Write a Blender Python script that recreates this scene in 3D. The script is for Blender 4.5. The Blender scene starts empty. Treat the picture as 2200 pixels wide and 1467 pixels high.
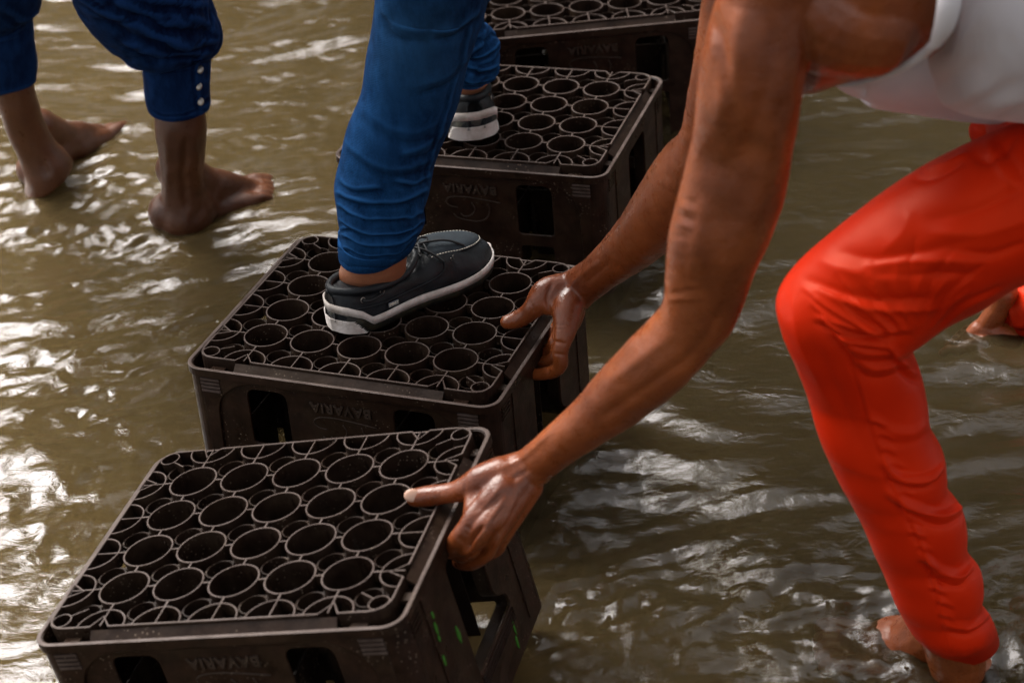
import bpy, bmesh, math, random
import numpy as np
from mathutils import Vector, Matrix, Euler
random.seed(7); rng = np.random.RandomState(7)
sc = bpy.context.scene

# ------------------------------------------------------------------ camera
FPX, PITCH, ROLL, CAMZ = 4600.0, 0.53755664, -0.0869705, 1.497
_r = np.array([1, 0, 0.]); _fw = np.array([0, math.cos(PITCH), -math.sin(PITCH)]); _up = np.array([0, math.sin(PITCH), math.cos(PITCH)])
_c, _s = math.cos(ROLL), math.sin(ROLL)
R2 = _c * _r + _s * _up; U2 = -_s * _r + _c * _up
CAM = np.array([0, 0, CAMZ])
cam_d = bpy.data.cameras.new('camera'); cam = bpy.data.objects.new('camera', cam_d); sc.collection.objects.link(cam)
m = Matrix.Identity(4)
for i in range(3):
    m[i][0] = R2[i]; m[i][1] = U2[i]; m[i][2] = -_fw[i]; m[i][3] = CAM[i]
cam.matrix_world = m
cam_d.sensor_width = 36; cam_d.lens = FPX / 2200 * 36; cam_d.clip_start = 0.05; cam_d.clip_end = 500
cam_d.dof.use_dof = True; cam_d.dof.focus_distance = 2.58; cam_d.dof.aperture_fstop = 6.3
sc.camera = cam

# ------------------------------------------------------------------ sky, sun, exposure
SUN_EL, SUN_AZ = math.radians(46), math.radians(-36)      # azimuth from +Y towards +X
w = bpy.data.worlds.new('World'); sc.world = w; w.use_nodes = True
nt = w.node_tree; bg = nt.nodes['Background']
sky = nt.nodes.new('ShaderNodeTexSky'); sky.sky_type = 'NISHITA'; sky.sun_disc = False
sky.sun_elevation = SUN_EL; sky.sun_rotation = SUN_AZ; sky.air_density = 1.0; sky.dust_density = 6.0; sky.ozone_density = 1.0
hs = nt.nodes.new('ShaderNodeHueSaturation'); hs.inputs['Saturation'].default_value = 0.05
nt.links.new(sky.outputs[0], hs.inputs['Color']); nt.links.new(hs.outputs[0], bg.inputs[0]); bg.inputs[1].default_value = 0.066
sd = bpy.data.lights.new('sun', 'SUN'); sd.energy = 1.5; sd.angle = math.radians(50); sd.color = (1, .92, .83)
sun = bpy.data.objects.new('sun', sd); sc.collection.objects.link(sun)
dirv = Vector((math.sin(SUN_AZ) * math.cos(SUN_EL), math.cos(SUN_AZ) * math.cos(SUN_EL), math.sin(SUN_EL)))
sun.rotation_euler = dirv.to_track_quat('Z', 'Y').to_euler()
sc.view_settings.view_transform = 'Standard'; sc.view_settings.look = 'None'
sc.view_settings.exposure = 2.08; sc.view_settings.gamma = 1; sc.view_settings.use_curve_mapping = False
sc.render.engine = 'CYCLES'; sc.cycles.use_denoising = True
sc.cycles.max_bounces = 8; sc.cycles.transparent_max_bounces = 12; sc.cycles.caustics_reflective = False; sc.cycles.caustics_refractive = False

# ------------------------------------------------------------------ helpers
def ray(x, y): return _fw + R2 * (x - 1100) / FPX - U2 * (y - 733.5) / FPX
def P(x, y, d):
    """the world point seen at (x, y) at distance d along the axis; d<0: on the plane Y=-d"""
    v = ray(x, y)
    if d < 0: d = -d / v[1]
    return CAM + v * d
def Pz(x, y, z):
    v = ray(x, y); return CAM + v * ((z - CAMZ) / v[2])
def toPx(co):
    d = co - CAM; z = d @ _fw
    return np.stack([1100 + FPX * (d @ R2) / z, 733.5 - FPX * (d @ U2) / z], -1)
def link(o, parent=None):
    sc.collection.objects.link(o)
    if parent is not None: o.parent = parent
    return o
def empty(name, loc=(0, 0, 0), rot=(0, 0, 0)):
    o = bpy.data.objects.new(name, None); link(o); o.location = loc; o.rotation_euler = rot; o.empty_display_size = .05; return o
def tag(o, label=None, cat=None, group=None, kind=None):
    if label: o['label'] = label
    if cat: o['category'] = cat
    if group: o['group'] = group
    if kind: o['kind'] = kind
    return o
def mesh_data(name, V, F, mats, smooth=True, fix=False, mi=None):
    me = bpy.data.meshes.new(name)
    me.from_pydata([tuple(map(float, v)) for v in V] if not isinstance(V, np.ndarray) else V.tolist(), [], F if isinstance(F, list) else F.tolist())
    for mm in (mats if isinstance(mats, (list, tuple)) else [mats]): me.materials.append(mm)
    if fix:
        b = bmesh.new(); b.from_mesh(me); bmesh.ops.remove_doubles(b, verts=b.verts, dist=1e-6); bmesh.ops.recalc_face_normals(b, faces=b.faces); b.to_mesh(me); b.free()
    if mi is not None: me.polygons.foreach_set('material_index', mi)
    if smooth: me.polygons.foreach_set('use_smooth', [True] * len(me.polygons))
    me.update(); return me
def mobj(name, V, F, mats, parent=None, world=False, **k):
    o = bpy.data.objects.new(name, mesh_data(name, V, F, mats, **k)); link(o, parent)
    if parent is not None and world: o.matrix_parent_inverse = parent_inv(parent)
    return o
def parent_inv(p):
    M = Matrix.LocRotScale(p.location, p.rotation_euler, p.scale)
    return M.inverted()
class MB:
    def __init__(s): s.V = []; s.F = []
    def add(s, V, F):
        n = len(s.V); s.V += [tuple(v) for v in V]; s.F += [tuple(n + i for i in f) for f in F]; return s
    def box(s, c, h, rz=0, taper=1):
        c = np.array(c, float); cr, sr = math.cos(rz), math.sin(rz); V = []
        for z in (-1, 1):
            t = 1 if z < 0 else taper
            for x, y in ((-1, -1), (1, -1), (1, 1), (-1, 1)):
                X, Y = x * h[0] * t, y * h[1] * t; V.append((c[0] + X * cr - Y * sr, c[1] + X * sr + Y * cr, c[2] + z * h[2]))
        return s.add(V, [(3, 2, 1, 0), (4, 5, 6, 7), (0, 1, 5, 4), (1, 2, 6, 5), (2, 3, 7, 6), (3, 0, 4, 7)])
    def wall(s, pts, z0, z1, t, closed=False):
        """an upright strip of thickness t along the 2D line pts from z0 up to z1"""
        p = np.array(pts, float); n = len(p)
        if closed: d = np.roll(p, -1, 0) - np.roll(p, 1, 0)
        else:
            d = np.empty_like(p); d[1:-1] = p[2:] - p[:-2]; d[0] = p[1] - p[0]; d[-1] = p[-1] - p[-2]
        nr = np.stack([d[:, 1], -d[:, 0]], 1); nr /= np.linalg.norm(nr, axis=1)[:, None] + 1e-12
        a, b = p + nr * t / 2, p - nr * t / 2
        V = []
        for i in range(n): V += [(*a[i], z0), (*a[i], z1 - .0004), (*(a[i] * .8 + b[i] * .2), z1), (*(a[i] * .2 + b[i] * .8), z1), (*b[i], z1 - .0004), (*b[i], z0)]
        F = []
        for i in range(n if closed else n - 1):
            j = (i + 1) % n
            for k in range(6):
                l = (k + 1) % 6; F.append((6 * i + k, 6 * j + k, 6 * j + l, 6 * i + l))
        if not closed: F += [(0, 1, 2, 3, 4, 5), tuple(6 * (n - 1) + k for k in (5, 4, 3, 2, 1, 0))]
        return s.add(V, F)
    def tube(s, pts, r, seg=8):
        V, F = tube(pts, r, seg, ends=0); return s.add(V, F.tolist() if isinstance(F, np.ndarray) else F)
    def obj(s, name, mats, parent=None, smooth=False, **k):
        return mobj(name, s.V, s.F, mats, parent, smooth=smooth, **k)
def crm(A, n):
    """Catmull-Rom through the rows of A, n rows out"""
    A = np.array(A, float)
    if len(A) < 3:
        t = np.linspace(0, 1, n)[:, None]; return A[0] * (1 - t) + A[-1] * t
    B = np.vstack([2 * A[0] - A[1], A, 2 * A[-1] - A[-2]])
    q = np.linspace(0, len(A) - 1 - 1e-9, n); i = q.astype(int); t = (q - i)[:, None]
    p0, p1, p2, p3 = B[i], B[i + 1], B[i + 2], B[i + 3]
    return .5 * (2 * p1 + (p2 - p0) * t + (2 * p0 - 5 * p1 + 4 * p2 - p3) * t * t + (3 * p1 - p0 - 3 * p2 + p3) * t ** 3)
def gridfaces(n, m, closed=True):
    i, j = np.meshgrid(np.arange(n - 1), np.arange(m if closed else m - 1), indexing='ij'); j2 = (j + 1) % m
    return np.stack([i * m + j, i * m + j2, (i + 1) * m + j2, (i + 1) * m + j], -1).reshape(-1, 4)
def tube(pts, r, seg=16, n=None, ends=1):
    """round tube through 3D points with radii; ends=1: rounded"""
    A = np.hstack([np.array(pts, float), np.array(r if hasattr(r, '__len__') else [r] * len(pts), float)[:, None]])
    n = n or max(2, (len(A) - 1) * 6 + 1) if len(A) > 2 else (n or 5)
    A = crm(A, n); C, rad = A[:, :3], np.maximum(A[:, 3], 1e-4)
    T = np.gradient(C, axis=0); T /= np.linalg.norm(T, axis=1)[:, None] + 1e-12
    if ends:
        k = 4; pre, post, rp, rq = [], [], [], []
        for q in range(k, 0, -1):
            a = q / k * math.pi / 2; pre.append(C[0] - T[0] * rad[0] * math.sin(a)); rp.append(max(rad[0] * math.cos(a), rad[0] * .04))
        for q in range(1, k + 1):
            a = q / k * math.pi / 2; post.append(C[-1] + T[-1] * rad[-1] * math.sin(a)); rq.append(max(rad[-1] * math.cos(a), rad[-1] * .04))
        C = np.vstack([pre, C, post]); rad = np.concatenate([rp, rad, rq]); T = np.vstack([[T[0]] * k, T, [T[-1]] * k])
    ref = np.array([0, 0, 1.]) if abs(T[0][2]) < .9 else np.array([1., 0, 0])
    N = np.empty_like(C); nv = np.cross(T[0], ref); nv /= np.linalg.norm(nv)
    for i in range(len(C)):
        nv = nv - T[i] * (nv @ T[i]); nv /= np.linalg.norm(nv) + 1e-12; N[i] = nv
    Bn = np.cross(T, N); th = np.linspace(0, 2 * math.pi, seg, endpoint=False)
    V = C[:, None] + rad[:, None, None] * (N[:, None] * np.cos(th)[None, :, None] + Bn[:, None] * np.sin(th)[None, :, None])
    F = gridfaces(len(C), seg).tolist() + [tuple(range(seg - 1, -1, -1)), tuple((len(C) - 1) * seg + i for i in range(seg))]
    return V.reshape(-1, 3), F
def tp(pts, seg=16):
    """tube given by picture stations (x, y, distance, radius)"""
    return tube([P(x, y, d) for x, y, d, r in pts], [q[3] for q in pts], seg)
def limb(st, n=40, seg=48, cap=(1, 1), ex=2.0, hem=0):
    """lofted limb: stations (xl,yl, xr,yr, distance, depth ratio)"""
    A = []
    for xl, yl, xr, yr, d, k in st:
        a, b = P(xl, yl, d), P(xr, yr, d); A.append([*((a + b) / 2), *((b - a) / 2), k])
    A = crm(A, n); C, a, k = A[:, :3], A[:, 3:6], A[:, 6]
    v = C - CAM; v /= np.linalg.norm(v, axis=1)[:, None]
    la = np.linalg.norm(a, axis=1)[:, None]; an = a / la
    T = np.gradient(C, axis=0); T -= an * (T * an).sum(1)[:, None]; T /= np.linalg.norm(T, axis=1)[:, None] + 1e-12
    bn = np.cross(an, T); bn *= np.sign(-(bn * v).sum(1))[:, None]
    b = bn * la * k[:, None]
    if hem:   # turned-in hem at the far end
        C = np.vstack([C, C[-1:], C[-2:-1] * .5 + C[-1:] * .5, C[-8:-7]]); a = np.vstack([a, a[-1:] * .95, a[-1:] * .9, a[-8:-7] * .8]); b = np.vstack([b, b[-1:] * .95, b[-1:] * .9, b[-8:-7] * .8])
    th = np.linspace(0, 2 * math.pi, seg, endpoint=False); ct, stt = np.cos(th), np.sin(th)
    ct = np.sign(ct) * abs(ct) ** (2 / ex); stt = np.sign(stt) * abs(stt) ** (2 / ex)
    V = C[:, None] + a[:, None] * ct[None, :, None] + b[:, None] * stt[None, :, None]
    nr = len(C); V = V.reshape(-1, 3); F = gridfaces(nr, seg).tolist()
    if cap[0]:
        c0 = C[0] - (C[1] - C[0]) * .4; V = np.vstack([V, c0]); q = len(V) - 1; F += [(q, (i + 1) % seg, i) for i in range(seg)]
    if cap[1] and not hem:
        c1 = C[-1] + (C[-1] - C[-2]) * .4; V = np.vstack([V, c1]); q = len(V) - 1; o = (nr - 1) * seg; F += [(q, o + i, o + (i + 1) % seg) for i in range(seg)]
    return V, F
def inner(st, f=.72, k=.8):
    return [((a + c) / 2 - (c - a) / 2 * f, (b + d_) / 2 - (d_ - b) / 2 * f, (a + c) / 2 + (c - a) / 2 * f, (b + d_) / 2 + (d_ - b) / 2 * f, e, g * k) for a, b, c, d_, e, g in st]
def blob(c, r, axes=None, seg=24):
    c = np.array(c, float); u = np.linspace(0, math.pi, seg // 2 + 1); th = np.linspace(0, 2 * math.pi, seg, endpoint=False)
    D = np.stack([np.sin(u)[:, None] * np.cos(th), np.sin(u)[:, None] * np.sin(th), np.cos(u)[:, None] * np.ones(seg)], -1).reshape(-1, 3)
    D = D * np.array(r)
    if axes is not None: D = D @ np.array(axes)
    return D + c, gridfaces(len(u), seg).tolist()
def remesh(name, parts, mat, voxel, smooth=6, parent=None, fac=.5, adapt=None):
    """union of closed parts into ONE continuous skin"""
    mb = MB()
    for V, F in parts: mb.add(V, F if isinstance(F, list) else F.tolist())
    o = mobj('tmp', mb.V, mb.F, mat, fix=True)
    r = o.modifiers.new('r', 'REMESH'); r.mode = 'VOXEL'; r.voxel_size = voxel; r.use_smooth_shade = True
    if smooth:
        s = o.modifiers.new('s', 'SMOOTH'); s.iterations = smooth; s.factor = fac
    dg = bpy.context.evaluated_depsgraph_get(); me = bpy.data.meshes.new_from_object(o.evaluated_get(dg)); me.name = name
    bpy.data.objects.remove(o)
    if not me.materials: me.materials.append(mat)
    me.polygons.foreach_set('use_smooth', [True] * len(me.polygons))
    ob = bpy.data.objects.new(name, me); link(ob, parent)
    if parent is not None: ob.matrix_parent_inverse = parent_inv(parent)
    return ob
def getco(me):
    a = np.empty(len(me.vertices) * 3); me.vertices.foreach_get('co', a); return a.reshape(-1, 3)
def getno(me):
    a = np.empty(len(me.vertices) * 3); me.vertices.foreach_get('normal', a); return a.reshape(-1, 3)
def setco(me, co): me.vertices.foreach_set('co', co.ravel()); me.update()
# gradient noise ---------------------------------------------------------
_perm = rng.permutation(4096)
def _h(ix, iy, iz, seed): return _perm[(ix + _perm[(iy + _perm[(iz + seed * 131) % 4096]) % 4096]) % 4096]
_G = rng.normal(size=(4096, 3)); _G /= np.linalg.norm(_G, axis=1)[:, None]
def noise3(p, seed=0):
    p = np.asarray(p, float); i = np.floor(p).astype(int); f = p - i; u = f * f * f * (f * (f * 6 - 15) + 10); out = 0
    for dx in (0, 1):
        for dy in (0, 1):
            for dz in (0, 1):
                g = _G[_h(i[:, 0] + dx, i[:, 1] + dy, i[:, 2] + dz, seed)]
                dd = (g * (f - np.array([dx, dy, dz]))).sum(1)
                out = out + dd * (u[:, 0] if dx else 1 - u[:, 0]) * (u[:, 1] if dy else 1 - u[:, 1]) * (u[:, 2] if dz else 1 - u[:, 2])
    return out * 1.6
def folds(ob, fl, seed=0, rnd=None, warp=1, ridged=None, pw=2.0):
    """real folds: fl = (points, half width px, height m); rnd = (scale 1/m, height m)"""
    me = ob.data; co = getco(me); no = getno(me); px = toPx(co)
    v = co - CAM; v /= np.linalg.norm(v, axis=1)[:, None]; face = np.clip(-(no * v).sum(1) * 2.2 + .1, 0, 1)
    D = np.zeros(len(co)); px = px + 7 * warp * np.stack([noise3(co * 26, seed + 40), noise3(co * 26, seed + 41)], -1) + 2.5 * np.stack([noise3(co * 70, seed + 42), noise3(co * 70, seed + 43)], -1) * warp
    for pts, wd, amp in fl:
        p = np.array(pts, float)
        if len(p) > 2: p = crm(p, len(p) * 6)
        L = np.concatenate([[0], np.cumsum(np.linalg.norm(np.diff(p, axis=0), axis=1))])
        best = np.full(len(co), 1e9); tt = np.zeros(len(co))
        for k in range(len(p) - 1):
            a, e = p[k], p[k + 1] - p[k]; q = px - a; t = np.clip(q @ e / (e @ e), 0, 1)
            dd = np.linalg.norm(q - t[:, None] * e, axis=1); mk = dd < best; best[mk] = dd[mk]; tt[mk] = (L[k] + t * (L[k + 1] - L[k]))[mk]
        tt /= L[-1]; tap = np.clip(np.minimum(tt, 1 - tt) * 5, 0, 1) ** .7
        D += amp * np.exp(-(best / wd) ** pw) * np.where(best < wd * 3, 1, 0) * (.25 + .75 * tap)
    D *= face
    if rnd:
        for sc_, am in rnd: D += am * noise3(co * np.array(sc_ if hasattr(sc_, '__len__') else (sc_,) * 3), seed)
    for sc_, am in ridged or ():      # sharp little creases
        D -= am * np.clip(1 - 3.2 * abs(noise3(co * np.array(sc_ if hasattr(sc_, '__len__') else (sc_,) * 3) + .7 * noise3(co * 20, seed + 3)[:, None], seed + 7)), 0, 1) ** 1.5
    setco(me, co + no * D[:, None])

# ------------------------------------------------------------------ materials
def mat(name, base=(.5, .5, .5), rough=.5, spec=.5, **k):
    m = bpy.data.materials.new(name); m.use_nodes = True; b = m.node_tree.nodes['Principled BSDF']
    b.inputs['Base Color'].default_value = (*base, 1); b.inputs['Roughness'].default_value = rough; b.inputs['Specular IOR Level'].default_value = spec
    for q, v in k.items(): b.inputs[q.replace('_', ' ')].default_value = v
    return m
def N(m, t, **k):
    n = m.node_tree.nodes.new(t)
    for a, v in k.items():
        if a.startswith('i_'): n.inputs[a[2:].replace('_', ' ')].default_value = v
        else: setattr(n, a, v)
    return n
def L(m, a, b): m.node_tree.links.new(a, b)
def bsdf(m): return m.node_tree.nodes['Principled BSDF']
def ramp(m, fac, stops):
    r = N(m, 'ShaderNodeValToRGB'); L(m, fac, r.inputs[0]); el = r.color_ramp.elements
    while len(el) < len(stops): el.new(.5)
    for e, (p, c) in zip(el, stops): e.position = p; e.color = (*c, 1) if len(c) == 3 else c
    return r
def coords(m, space='Object', scale=None):
    tc = N(m, 'ShaderNodeTexCoord'); o = tc.outputs[space]
    if scale is not None:
        mp = N(m, 'ShaderNodeMapping'); mp.inputs['Scale'].default_value = scale if hasattr(scale, '__len__') else (scale,) * 3; L(m, o, mp.inputs[0]); o = mp.outputs[0]
    return o
def noise(m, scale, detail=4, rough=.55, vec=None, dist=0):
    n = N(m, 'ShaderNodeTexNoise'); n.inputs['Scale'].default_value = scale; n.inputs['Detail'].default_value = detail; n.inputs['Roughness'].default_value = rough; n.inputs['Distortion'].default_value = dist
    L(m, vec if vec is not None else coords(m), n.inputs['Vector']); return n
def bump(m, h, strength, dist, prev=None):
    b = N(m, 'ShaderNodeBump'); b.inputs['Strength'].default_value = strength; b.inputs['Distance'].default_value = dist; L(m, h, b.inputs['Height'])
    if prev is not None: L(m, prev, b.inputs['Normal'])
    L(m, b.outputs[0], bsdf(m).inputs['Normal']); return b.outputs[0]

def plastic(name, c1, c2, rough=.5):
    global coords
    base_coords = coords
    def coords_(m, space='Object', scale=None):
        o = base_coords(m, space, scale); oi = N(m, 'ShaderNodeObjectInfo'); k = N(m, 'ShaderNodeVectorMath', operation='SCALE'); k.inputs['Scale'].default_value = 7
        c = N(m, 'ShaderNodeCombineXYZ'); L(m, oi.outputs['Random'], c.inputs[0]); L(m, oi.outputs['Random'], c.inputs[1]); L(m, c.outputs[0], k.inputs[0])
        a = N(m, 'ShaderNodeVectorMath', operation='ADD'); L(m, o, a.inputs[0]); L(m, k.outputs[0], a.inputs[1]); return a.outputs[0]
    coords = coords_
    try: return plastic_(name, c1, c2, rough)
    finally: coords = base_coords
def plastic_(name, c1, c2, rough=.5):
    m = mat(name, c1, rough, .12); n = noise(m, 38, 6, .65); r = ramp(m, n.outputs[0], [(.35, c1), (.72, c2)])
    # pale dried spray specks on the plastic
    v = N(m, 'ShaderNodeTexVoronoi'); v.inputs['Scale'].default_value = 210; L(m, coords(m), v.inputs['Vector'])
    n2 = noise(m, 16, 3); mth = N(m, 'ShaderNodeMath', operation='MULTIPLY'); 
    sp = ramp(m, v.outputs['Distance'], [(.14, (1, 1, 1)), (.22, (0, 0, 0))]); sp2 = ramp(m, n2.outputs[0], [(.5, (0, 0, 0)), (.62, (1, 1, 1))])
    L(m, sp.outputs[0], mth.inputs[0]); L(m, sp2.outputs[0], mth.inputs[1])
    mx = N(m, 'ShaderNodeMix', data_type='RGBA'); L(m, mth.outputs[0], mx.inputs['Factor']); L(m, r.outputs[0], mx.inputs['A']); mx.inputs['B'].default_value = (.16, .12, .09, 1)
    L(m, mx.outputs['Result'], bsdf(m).inputs['Base Color'])
    dm = N(m, 'ShaderNodeMix', data_type='RGBA'); dr = ramp(m, noise(m, 11, 6, .7).outputs[0], [(.48, (0, 0, 0)), (.75, (.5, .5, .5))]); L(m, dr.outputs[0], dm.inputs['Factor']); L(m, mx.outputs['Result'], dm.inputs['A']); dm.inputs['B'].default_value = (.050, .033, .020, 1); L(m, dm.outputs['Result'], bsdf(m).inputs['Base Color'])
    rr = N(m, 'ShaderNodeMapRange'); L(m, noise(m, 24, 4).outputs[0], rr.inputs[0]); rr.inputs['From Min'].default_value = .3; rr.inputs['From Max'].default_value = .7; rr.inputs['To Min'].default_value = rough - .16; rr.inputs['To Max'].default_value = rough + .14
    L(m, rr.outputs[0], bsdf(m).inputs['Roughness'])
    b1 = bump(m, noise(m, 160, 4, .6).outputs[0], .25, .0012); bump(m, v.outputs['Distance'], .12, .0008, b1)
    return m
M = {}
M['plastic'] = plastic('crate_plastic', (.0095, .0044, .0028), (.030, .0150, .0098), .40)
M['lattice'] = plastic('crate_lattice_plastic', (.010, .0050, .0034), (.030, .0180, .0130), .38)
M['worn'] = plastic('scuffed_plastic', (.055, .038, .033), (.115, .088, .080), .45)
M['letters'] = plastic('raised_letter_plastic', (.030, .020, .015), (.060, .042, .034), .36)
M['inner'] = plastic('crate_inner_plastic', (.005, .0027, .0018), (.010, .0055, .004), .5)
def skin(name, dark, light, rough=.42):
    m = mat(name, light, rough, .48); b = bsdf(m)
    n = noise(m, 9, 5, .6); n2 = noise(m, 60, 3, .6); r = ramp(m, n.outputs[0], [(.3, dark), (.68, light)])
    mx = N(m, 'ShaderNodeMix', data_type='RGBA', blend_type='MULTIPLY'); mx.inputs['Factor'].default_value = .35; L(m, r.outputs[0], mx.inputs['A']); r2 = ramp(m, n2.outputs[0], [(.3, (.6, .55, .5)), (.6, (1, 1, 1))]); L(m, r2.outputs[0], mx.inputs['B'])
    L(m, mx.outputs['Result'], b.inputs['Base Color'])
    rr = N(m, 'ShaderNodeMapRange'); L(m, noise(m, 70, 5, .7).outputs[0], rr.inputs[0]); rr.inputs['From Min'].default_value = .3; rr.inputs['From Max'].default_value = .7; rr.inputs['To Min'].default_value = rough - .12; rr.inputs['To Max'].default_value = rough + .16; L(m, rr.outputs[0], b.inputs['Roughness'])
    b.inputs['Subsurface Weight'].default_value = .05; b.inputs['Subsurface Radius'].default_value = (.012, .004, .002); b.inputs['Subsurface Scale'].default_value = .6
    v = N(m, 'ShaderNodeTexVoronoi'); v.inputs['Scale'].default_value = 420; L(m, coords(m), v.inputs['Vector'])
    b1 = bump(m, v.outputs['Distance'], .30, .0007); bump(m, noise(m, 90, 6, .65).outputs[0], .40, .0018, b1)
    b.inputs['Coat Weight'].default_value = .10; b.inputs['Coat Roughness'].default_value = .32
    return m
M['skin_a'] = skin('warm_brown_skin', (.110, .022, .0050), (.295, .076, .020), .31)
M['skin_b'] = skin('dark_brown_skin', (.055, .017, .007), (.125, .044, .018), .36)
M['skin_c'] = skin('tan_skin', (.24, .085, .04), (.34, .135, .07), .45)
M['nail'] = mat('nail', (.50, .30, .22), .22, .6)
def denim(name, dark, light, lo=.42, hi=.7, sc_=7):
    m = mat(name, dark, .85, .06); b = bsdf(m); b.inputs['Sheen Weight'].default_value = .0; b.inputs['Sheen Roughness'].default_value = .5
    n = noise(m, sc_, 6, .62, coords(m, 'Object', (1, 1, .6))); r = ramp(m, n.outputs[0], [(lo, dark), (hi, light)])
    tw = N(m, 'ShaderNodeTexWave'); tw.inputs['Scale'].default_value = 260; tw.bands_direction = 'DIAGONAL'; tw.inputs['Distortion'].default_value = 1.5; tw.inputs['Detail'].default_value = 2; L(m, coords(m), tw.inputs['Vector'])
    n3 = noise(m, 500, 2, .5)
    r3 = ramp(m, n3.outputs[0], [(.35, (.55, .55, .6)), (.7, (1.35, 1.35, 1.3))])
    mx = N(m, 'ShaderNodeMix', data_type='RGBA', blend_type='MULTIPLY'); mx.inputs['Factor'].default_value = .8; L(m, r.outputs[0], mx.inputs['A']); L(m, r3.outputs[0], mx.inputs['B'])
    ge = N(m, 'ShaderNodeNewGeometry'); pm = N(m, 'ShaderNodeMapRange'); L(m, ge.outputs['Pointiness'], pm.inputs[0]); pm.inputs['From Min'].default_value = .497; pm.inputs['From Max'].default_value = .530; pm.inputs['To Max'].default_value = .75
    st = noise(m, 70, 5, .7, coords(m, 'Object', (1, 1, .35))); r4 = ramp(m, st.outputs[0], [(.42, (0, 0, 0)), (.68, (.45, .45, .45))]); ad = N(m, 'ShaderNodeMath', operation='ADD', use_clamp=True); L(m, pm.outputs[0], ad.inputs[0]); L(m, r4.outputs[0], ad.inputs[1])
    m5 = N(m, 'ShaderNodeMix', data_type='RGBA'); L(m, ad.outputs[0], m5.inputs['Factor']); L(m, mx.outputs['Result'], m5.inputs['A']); m5.inputs['B'].default_value = (*[c * 1.9 + .004 for c in light], 1)
    L(m, m5.outputs['Result'], b.inputs['Base Color']); b1 = bump(m, tw.outputs['Color'], .25, .0006); bump(m, n3.outputs[0], .4, .0008, b1)
    return m
M['jeans'] = denim('blue_denim', (.0006, .0062, .032), (.0045, .034, .105), .40, .66)
M['jeans_dark'] = denim('dark_navy_denim', (.0006, .0042, .024), (.0020, .0150, .060))
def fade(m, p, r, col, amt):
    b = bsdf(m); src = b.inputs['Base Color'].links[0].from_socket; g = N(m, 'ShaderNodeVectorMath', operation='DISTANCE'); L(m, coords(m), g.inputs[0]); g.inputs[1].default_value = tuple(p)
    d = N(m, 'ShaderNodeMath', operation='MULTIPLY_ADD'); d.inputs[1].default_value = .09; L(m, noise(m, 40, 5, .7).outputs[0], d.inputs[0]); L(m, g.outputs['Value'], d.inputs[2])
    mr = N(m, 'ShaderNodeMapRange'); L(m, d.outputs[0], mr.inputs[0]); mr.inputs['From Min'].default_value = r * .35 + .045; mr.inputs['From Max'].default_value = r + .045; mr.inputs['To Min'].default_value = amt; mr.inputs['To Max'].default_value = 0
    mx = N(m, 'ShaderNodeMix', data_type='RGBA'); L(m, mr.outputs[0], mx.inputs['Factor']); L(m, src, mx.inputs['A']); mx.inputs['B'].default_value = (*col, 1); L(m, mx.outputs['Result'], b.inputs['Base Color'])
M['thread'] = mat('denim_thread', (.06, .12, .26), .8, .2)
def cloth(name, c1, c2, rough, sheen, bs=700):
    m = mat(name, c1, rough, .4); b = bsdf(m); n = noise(m, 12, 4); r = ramp(m, n.outputs[0], [(.3, c1), (.7, c2)]); L(m, r.outputs[0], b.inputs['Base Color'])
    b.inputs['Sheen Weight'].default_value = sheen; b.inputs['Sheen Roughness'].default_value = .35; b.inputs['Sheen Tint'].default_value = (*[min(1, x * 1.6 + .1) for x in c2], 1)
    bump(m, noise(m, bs, 2).outputs[0], .25, .0004); return m
M['red'] = cloth('red_satin_cloth', (.50, .015, .002), (.62, .022, .003), .44, .0)
bsdf(M['red']).inputs['Specular IOR Level'].default_value = .3; bsdf(M['red']).inputs['Specular Tint'].default_value = (1, .35, .16, 1); bsdf(M['red']).inputs['Sheen Weight'].default_value = .08; bsdf(M['red']).inputs['Sheen Tint'].default_value = (1, .12, .03, 1)
def wet_hem(m, z0, z1, k):
    b = bsdf(m); src = b.inputs['Base Color'].links[0].from_socket; sp = N(m, 'ShaderNodeSeparateXYZ'); g = N(m, 'ShaderNodeNewGeometry'); L(m, g.outputs['Position'], sp.inputs[0])
    d = N(m, 'ShaderNodeMath', operation='MULTIPLY_ADD'); d.inputs[1].default_value = .07; L(m, noise(m, 22, 5, .65).outputs[0], d.inputs[0]); L(m, sp.outputs[2], d.inputs[2])
    mr = N(m, 'ShaderNodeMapRange'); L(m, d.outputs[0], mr.inputs[0]); mr.inputs['From Min'].default_value = z0 + .035; mr.inputs['From Max'].default_value = z1 + .035; mr.inputs['To Min'].default_value = k; mr.inputs['To Max'].default_value = 1
    mx = N(m, 'ShaderNodeMix', data_type='RGBA', blend_type='MULTIPLY'); mx.inputs['Factor'].default_value = 1; L(m, src, mx.inputs['A']); c = N(m, 'ShaderNodeCombineColor')
    for q in range(3): L(m, mr.outputs[0], c.inputs[q])
    L(m, c.outputs[0], mx.inputs['B']); L(m, mx.outputs['Result'], b.inputs['Base Color'])
wet_hem(M['red'], .045, .065, .55)      # cloth soaked by the stream is darker
M['white'] = cloth('white_jersey_cloth', (.58, .56, .62), (.66, .64, .70), .75, .3)
M['white_trim'] = cloth('white_trim_cloth', (.60, .58, .62), (.66, .64, .68), .7, .2)
M['leather'] = mat('navy_leather', (.010, .014, .020), .5, .3)
_m = M['leather']; _r1 = ramp(_m, noise(_m, 30, 6, .6).outputs[0], [(.35, (.002, .0028, .0042)), (.7, (.009, .013, .018))]); L(_m, _r1.outputs[0], bsdf(_m).inputs['Base Color']); bump(_m, noise(_m, 180, 5, .65).outputs[0], .5, .0015)
M['nubuck'] = mat('grey_blue_nubuck', (.035, .05, .065), .8, .3)
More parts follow.
